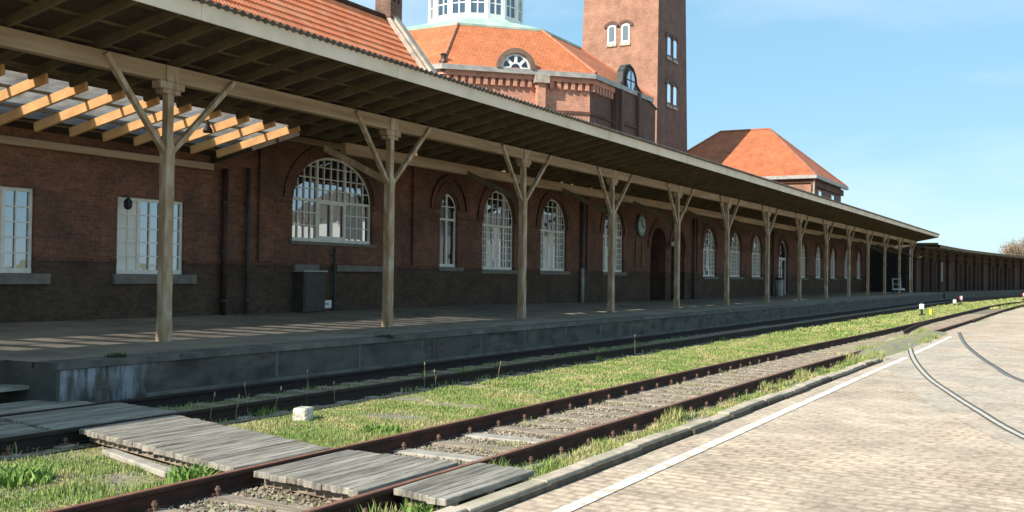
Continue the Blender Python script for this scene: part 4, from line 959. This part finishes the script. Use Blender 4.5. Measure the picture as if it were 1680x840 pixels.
lantern(101, 4.95, 'red and white switch weight on a lever at the right edge of the photo', 'lever', 0)
mk = thing('marker_stake', (58.8,7.3,-.19), 'short yellow marker stake in the grass beside the switch lantern', 'marker')
MB().box(58.65,58.95,7.2,7.35,-.19,.12).build('stake_body', M['yellow'], mk, bevel=.02); MB().box(58.67,58.93,7.193,7.199,.02,.05).build('stake_band', M['redpaint'], mk)
# pale cube of stone
sx, sy = 10.28, 8.72
stq = MB(); F_ = ((sx,sy,-.19),(.96,.28,0),(-.28,.96,0),(.03,0,1)); stq.fbox(F_, -.13,.11,-.09,.10,-.02,.165); tag(stq.build('stone_block', M['stone'], bevel=.018, off=(sx,sy,-.19)), 'pale white stone block lying alone in the sunlit grass between the tracks', 'stone')

# ------------------------------------------------------------------ vegetation
def blades(name, pts, hmin, hmax, wd, material, lean=.5, zg=-.185, parent=None, hscale=None):
    n = len(pts); h_ = rng.uniform(hmin, hmax, n)
    if hscale is not None: h_ = h_*hscale
    a = rng.uniform(0, 2*np.pi, n); la = rng.uniform(0, 2*np.pi, n); ln2 = rng.uniform(.1, lean, n)*h_
    wv = wd*rng.uniform(.6, 1.4, n)
    dx, dy = np.cos(a)*wv/2, np.sin(a)*wv/2; z0 = np.full(n, zg)-.01
    v = np.empty((n, 5, 3)); x, y = pts[:,0], pts[:,1]; lx, ly = np.cos(la)*ln2, np.sin(la)*ln2
    v[:,0] = np.stack([x-dx, y-dy, z0], 1); v[:,1] = np.stack([x+dx, y+dy, z0], 1)
    v[:,2] = np.stack([x+dx*.8+lx*.35, y+dy*.8+ly*.35, zg+h_*.6], 1); v[:,3] = np.stack([x-dx*.8+lx*.35, y-dy*.8+ly*.35, zg+h_*.6], 1)
    v[:,4] = np.stack([x+lx, y+ly, zg+h_*.95], 1)
    me = bpy.data.meshes.new(name); me.vertices.add(n*5); me.vertices.foreach_set('co', v.reshape(-1))
    base = np.arange(n)*5; loops = np.stack([base, base+1, base+2, base+3, base+3, base+2, base+4], 1).reshape(-1)
    me.loops.add(n*7); me.loops.foreach_set('vertex_index', loops.astype(np.int32))
    ls = np.stack([np.arange(n)*7, np.arange(n)*7+4], 1).reshape(-1); me.polygons.add(n*2); me.polygons.foreach_set('loop_start', ls.astype(np.int32))
    me.update(calc_edges=True); me.validate(); me.materials.append(material)
    o = bpy.data.objects.new(name, me); C.objects.link(o)
    if parent: o.parent = parent
    return o
def patchy(p, sc, thr, seed=0., soft=.45):
    v = np.array([mn.noise(Vector((a*sc+seed, b_*sc, seed))) for a, b_ in p]); return rng.uniform(0, 1, len(p)) < np.clip((v-thr)/soft+.5, 0, 1)
def scatter(n, x0, x1, ylo, yhi, power=1.):
    t = rng.uniform(0, 1, n); x = x0+(x1-x0)*t**power; f = rng.uniform(0, 1, n)
    a = np.array([ylo(v) for v in x]) if callable(ylo) else np.full(n, ylo); b_ = np.array([yhi(v) for v in x]) if callable(yhi) else np.full(n, yhi)
    return np.stack([x, a+(b_-a)*f], 1)
trk_hi = lambda x: float(np.interp(x, C1[:,0], C1[:,1]))+.86
trk_lo = lambda x: float(np.interp(x, C1[:,0], C1[:,1]))-.86
def not_board(p, m=.0):
    x, y = p[:,0], p[:,1]
    left = np.interp(y, [4.2,4.8,6.2,6.4,9.4,9.6,12], [6.62,6.6,6.6,6.7,7.45,7.3,7.4]); right = left+1.42
    return ~((x > left-m) & (x < right+m))
def grass(n, x0, x1, lo, hi, power, hm, hM, wd, thr, seed, sc=.55, name='grass'):
    p = scatter(n, x0, x1, lo, hi, power); p = p[not_board(p)]; p = p[patchy(p, sc, thr, seed)]
    hs = np.array([.55+1.5*max(0, mn.noise(Vector((a*1.6, b_*1.6, 3.)))+.2) for a, b_ in p])
    o = blades(name, p, hm, hM, wd, GRASS1, hscale=hs); return o
parts = [
 grass(110000, 3, 14, trk_hi, 9.15, 1., .012, .050, .008, -.38, 1., 1.3),
 grass(90000, 14, 34, trk_hi, 9.2, 1.1, .015, .055, .014, -.45, 1., 1.1),
 grass(45000, 34, 95, trk_hi, lambda x: 9.3, 1.1, .03, .075, .04, -.35, 1., .8),
 grass(22000, 3, 14, 4.16, trk_lo, 1., .02, .09, .009, -.1, 5., 1.2),
 grass(26000, 14, 40, 4.2, trk_lo, 1.1, .02, .08, .016, -.2, 5., 1.),
 grass(14000, 24, 75, 3.95, 4.7, 1.1, .03, .09, .04, -.15, 8.),
 grass(16000, 3, 45, trk_lo, trk_hi, 1.3, .03, .07, .012, .1, 11., 1.2),
 grass(5000, 5, 30, 9.3, 9.65, 1., .03, .12, .014, .05, 15.),
 grass(16000, 3, 30, 9.7, 10.8, 1.2, .03, .09, .013, -.25, 19., 1.2),
 grass(9000, 22.8, 37, 4.0, 4.9, 1., .17, .21, .014, -.05, 21., 1.1),
 grass(9000, 3, 24, lambda x: trk_lo(x)-.12, lambda x: trk_lo(x)+.08, 1.1, .03, .15, .010, -.15, 23., 1.8),
 grass(4000, 7, 30, 11.2, 11.5, 1., .02, .10, .016, .1, 17.),
 grass(15000, 75, 150, 2, lambda x: 9.3-(x-75)*.05, 1.1, .06, .14, .07, -.35, 1.),
]
# merge the lawns into one object
import bmesh
bm = bmesh.new()
for o in parts: bm.from_mesh(o.data)
me = bpy.data.meshes.new('grass'); bm.to_mesh(me); bm.free(); me.materials.append(GRASS1)
for o in parts: bpy.data.objects.remove(o)
go = bpy.data.objects.new('grass', me); C.objects.link(go); go['kind'] = 'stuff'

# ballast stones
def stones(n, x0, x1, lo, hi, smin, smax, power=1.3, z=-.19):
    p = scatter(n, x0, x1, lo, hi, power); s = rng.uniform(smin, smax, n)
    base = np.array([(1,0,0),(0,1,0),(-1,0,0),(0,-1,0),(0,0,1),(0,0,-1)], float)
    v = base[None]*s[:,None,None]*rng.uniform(.6, 1.2, (n,6,1)); an = rng.uniform(0, 6.28, n); c, si = np.cos(an), np.sin(an)
    vx = v[...,0]*c[:,None]-v[...,1]*si[:,None]; vy = v[...,0]*si[:,None]+v[...,1]*c[:,None]
    v = np.stack([vx+p[:,0:1]+v[...,2]*.4, vy+p[:,1:2], v[...,2]*.7+z+s[:,None]*.3], 2)
    fc = np.array([(0,1,4),(1,2,4),(2,3,4),(3,0,4),(1,0,5),(2,1,5),(3,2,5),(0,3,5)]); f = (fc[None]+np.arange(n)[:,None,None]*6).reshape(-1,3)
    return v.reshape(-1,3), f
VV, FF, off = [], [], 0
for a in ((24000,2.5,26,lambda x: trk_lo(x)+.1,lambda x: trk_hi(x)-.1,.009,.024,1.3,-.168),(6000,3,20,9.25,9.62,.010,.028),(5000,5,24,9.55,11.5,.012,.03),(9000,3,26,6.3,9.4,.008,.018),(2500,2.5,24,4.2,4.9,.008,.018),(7000,22,60,lambda x: trk_lo(x)-.6,trk_hi,.018,.04)):
    v, f = stones(*a); VV.append(v); FF.append(f+off); off += len(v)
me = bpy.data.meshes.new('ballast'); me.from_pydata(np.concatenate(VV).tolist(), [], np.concatenate(FF).tolist()); me.materials.append(mat('ballast_gravel', (.30,.245,.18), (.16,.12,.085), .9, 5, island=.45, c3=(.38,.33,.26), s3=20))
bo = bpy.data.objects.new('ballast', me); C.objects.link(bo); bo['kind'] = 'stuff'

tb = MB(); ribbon(tb, C1, -.95, .95, -.1755); ribbon(tb, C2, -1.0, .95, -.1758); tb.build('track_bed', mat('track_bed_gravel', (.29,.235,.17), (.17,.13,.09), .95, 14, .9, 60, bdist=.02, c3=(.22,.20,.12), s3=.8))['kind'] = 'structure'
vg = MB(); xs2 = np.linspace(21.5, 41, 118); ys2 = np.array([3.88,4.05,4.25,4.45,4.6,4.8,4.95,5.05,5.12])
def ss(a, b, v): t = min(1, max(0, (v-a)/(b-a))); return t*t*(3-2*t)
def vz(x, y): return -.18 + .19*ss(22.5,26.5,x+mn.noise(Vector((x,y,2)))*.8)*(1-ss(36,40.5,x))*ss(3.86,4.5,y)*(1-ss(4.98,5.12,y)) + .05*(1-ss(3.9,4.2,y)) + .012*mn.noise(Vector((x*2.5,y*2.5,0)))
yo_ = lambda x: float(np.interp(x, C1[:,0], C1[:,1]))-5.56
for x in xs2:
    for y in ys2: yy = y+yo_(x)*ss(4,5,y); vg.v.append((x, yy, vz(x, y)))
ny = len(ys2)
for i in range(len(xs2)-1):
    for j in range(ny-1): vg.f.append((i*ny+j, (i+1)*ny+j, (i+1)*ny+j+1, i*ny+j+1))
vg.build('gravel_verge', gm, smooth=True)['kind'] = 'structure'
# dry weed stalks
spots = [(9.35,9.42,.36),(9.75,9.38,.30),(10.05,9.45,.42),(10.5,9.40,.33),(11.2,9.45,.50),(11.75,9.4,.30),(13.9,9.3,.44),(14.15,9.25,.3),(16.1,9.2,.3),(22.5,9.2,.5)]
wlab = ['thin dry weed stalk by the boardwalk corner', 'short bent dry weed stalk', 'dry weed stalk left of the stone block', 'dry weed stalk with a brown seed head', 'tallest dry weed stalk just behind the stone block', 'short dry stalk right of the stone block', 'forked dry stalk under the painted number', 'small dry stalk beside the forked one', 'lone dry stalk on the shaded verge', 'far dry stalk standing on the shade line']
for (x, y, h_), lb in zip(spots, wlab):
    t_ = thing('weed', (x,y,-.19), lb + ' between the tracks', 'weed', 'dry weed stalks along the shaded track')
    dx_, dy_ = random.uniform(-.08,.08), random.uniform(-.05,.05)
    MB().tube([(x,y,-.2),(x+dx_*.4,y,-.19+h_*.5),(x+dx_,y+dy_,-.19+h_)], [.004,.0035,.002], 5).tube([(x+dx_*.4,y,-.19+h_*.5),(x+dx_*.4+.06,y+.02,-.19+h_*.75)], [.004,.002], 4).build('stem', M['dry'], t_)
    MB().lathe((x+dx_,y+dy_,-.19+h_), [(.003,-.02),(.010,0),(.008,.025),(.002,.04)], 6).build('seed_head', M['dry'], t_)
# leafy clumps
LEAFD = mat('shaded_weed_leaf', (.035,.06,.02), (.05,.075,.03), .7, 12, island=.3)  # darker leaf copy for tufts under the canopy, shade painted in
LEAF = mat('weed_leaf', (.13,.24,.045), (.20,.30,.07), .6, 12, island=.3)
for (x, y, rr, hh, lb) in ((6.62,6.85,.20,.22,'bright green leafy weed clump at the boardwalk corner beside the rail'),(6.75,4.45,.20,.15,'green leafy weed clump at the near end of the boardwalk by the kerb'),(5.9,8.3,.35,.16,'broad green leafy weed patch left of the boardwalk'),(4.9,8.6,.45,.17,'leafy green weeds at the left edge of the photo'),(10.0,7.3,.25,.12,'low green weed clump right of the boardwalk in the sunlit grass'),(9.75,11.4,.22,.16,'dim green weed tuft at the foot of the stained platform wall'),(16.0,11.62,.2,.07,'small weed tuft on the platform edge left of the painted number'),(9.9,11.75,.15,.08,'small dark weed tuft on the platform edge above the lime stains')):
    t_ = thing('weed_clump', (x,y,-.19), lb, 'weed'); n = int(220*rr/.2*(hh/.15)**.3)
    rad = rng.uniform(0,1,n)**.6*rr; an = rng.uniform(0,6.28,n); p = np.stack([x+rad*np.cos(an), y+rad*np.sin(an)],1)
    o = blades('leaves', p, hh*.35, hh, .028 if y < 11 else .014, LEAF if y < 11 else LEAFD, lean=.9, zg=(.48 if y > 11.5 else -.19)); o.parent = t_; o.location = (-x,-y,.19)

# far tree at the right edge
def tree(x, y, zg, h_, label):
    t_ = thing('tree', (x,y,zg), label, 'tree')
    tr = MB(); tips = []
    tr.tube([(x,y,zg),(x+.1,y,zg+h_*.2),(x,y+.1,zg+h_*.45)], [.38,.3,.2], 8)
    for k_ in range(11):
        a = k_*2.4; z0 = zg+h_*random.uniform(.22,.45); rr = h_*random.uniform(.2,.36); p1 = (x+rr*.5*math.cos(a),y+rr*.5*math.sin(a),z0+h_*.18); p2 = (x+rr*math.cos(a),y+rr*math.sin(a),z0+h_*random.uniform(.3,.5))
        tr.tube([(x,y,z0),p1,p2], [.12,.08,.03], 6); tips += [p1, p2]
        for _ in range(4):
            p3 = tuple(np.array(p2)+rng.normal(0, h_*.08, 3)); tr.tube([p1,p3], [.05,.015], 4); tips.append(p3)
    tr.build('trunk', M['sleeper'], t_)
    c_ = []
    for tpt in tips: c_.append(np.array(tpt)+rng.normal(0, h_*.055, (320,3)))
    c_ = np.concatenate(c_); n = len(c_); s_ = .10; d1 = rng.normal(0, s_, (n,3)); d2 = rng.normal(0, s_, (n,3)); v = np.stack([c_, c_+d1, c_+d2], 1).reshape(-1,3)-np.array((x,y,zg))
    me = bpy.data.meshes.new('crown'); me.from_pydata(v.tolist(), [], [(3*i,3*i+1,3*i+2) for i in range(n)]); me.materials.append(mat('spring_buds', (.32,.19,.15), (.24,.21,.12), .9, .6, island=.3)); o = bpy.data.objects.new('crown', me); C.objects.link(o); o.parent = t_
tree(196, 8.3, -.2, 10.5, 'far leafless tree with pinkish spring buds at the right edge of the photo')
print('objects', len(bpy.data.objects))
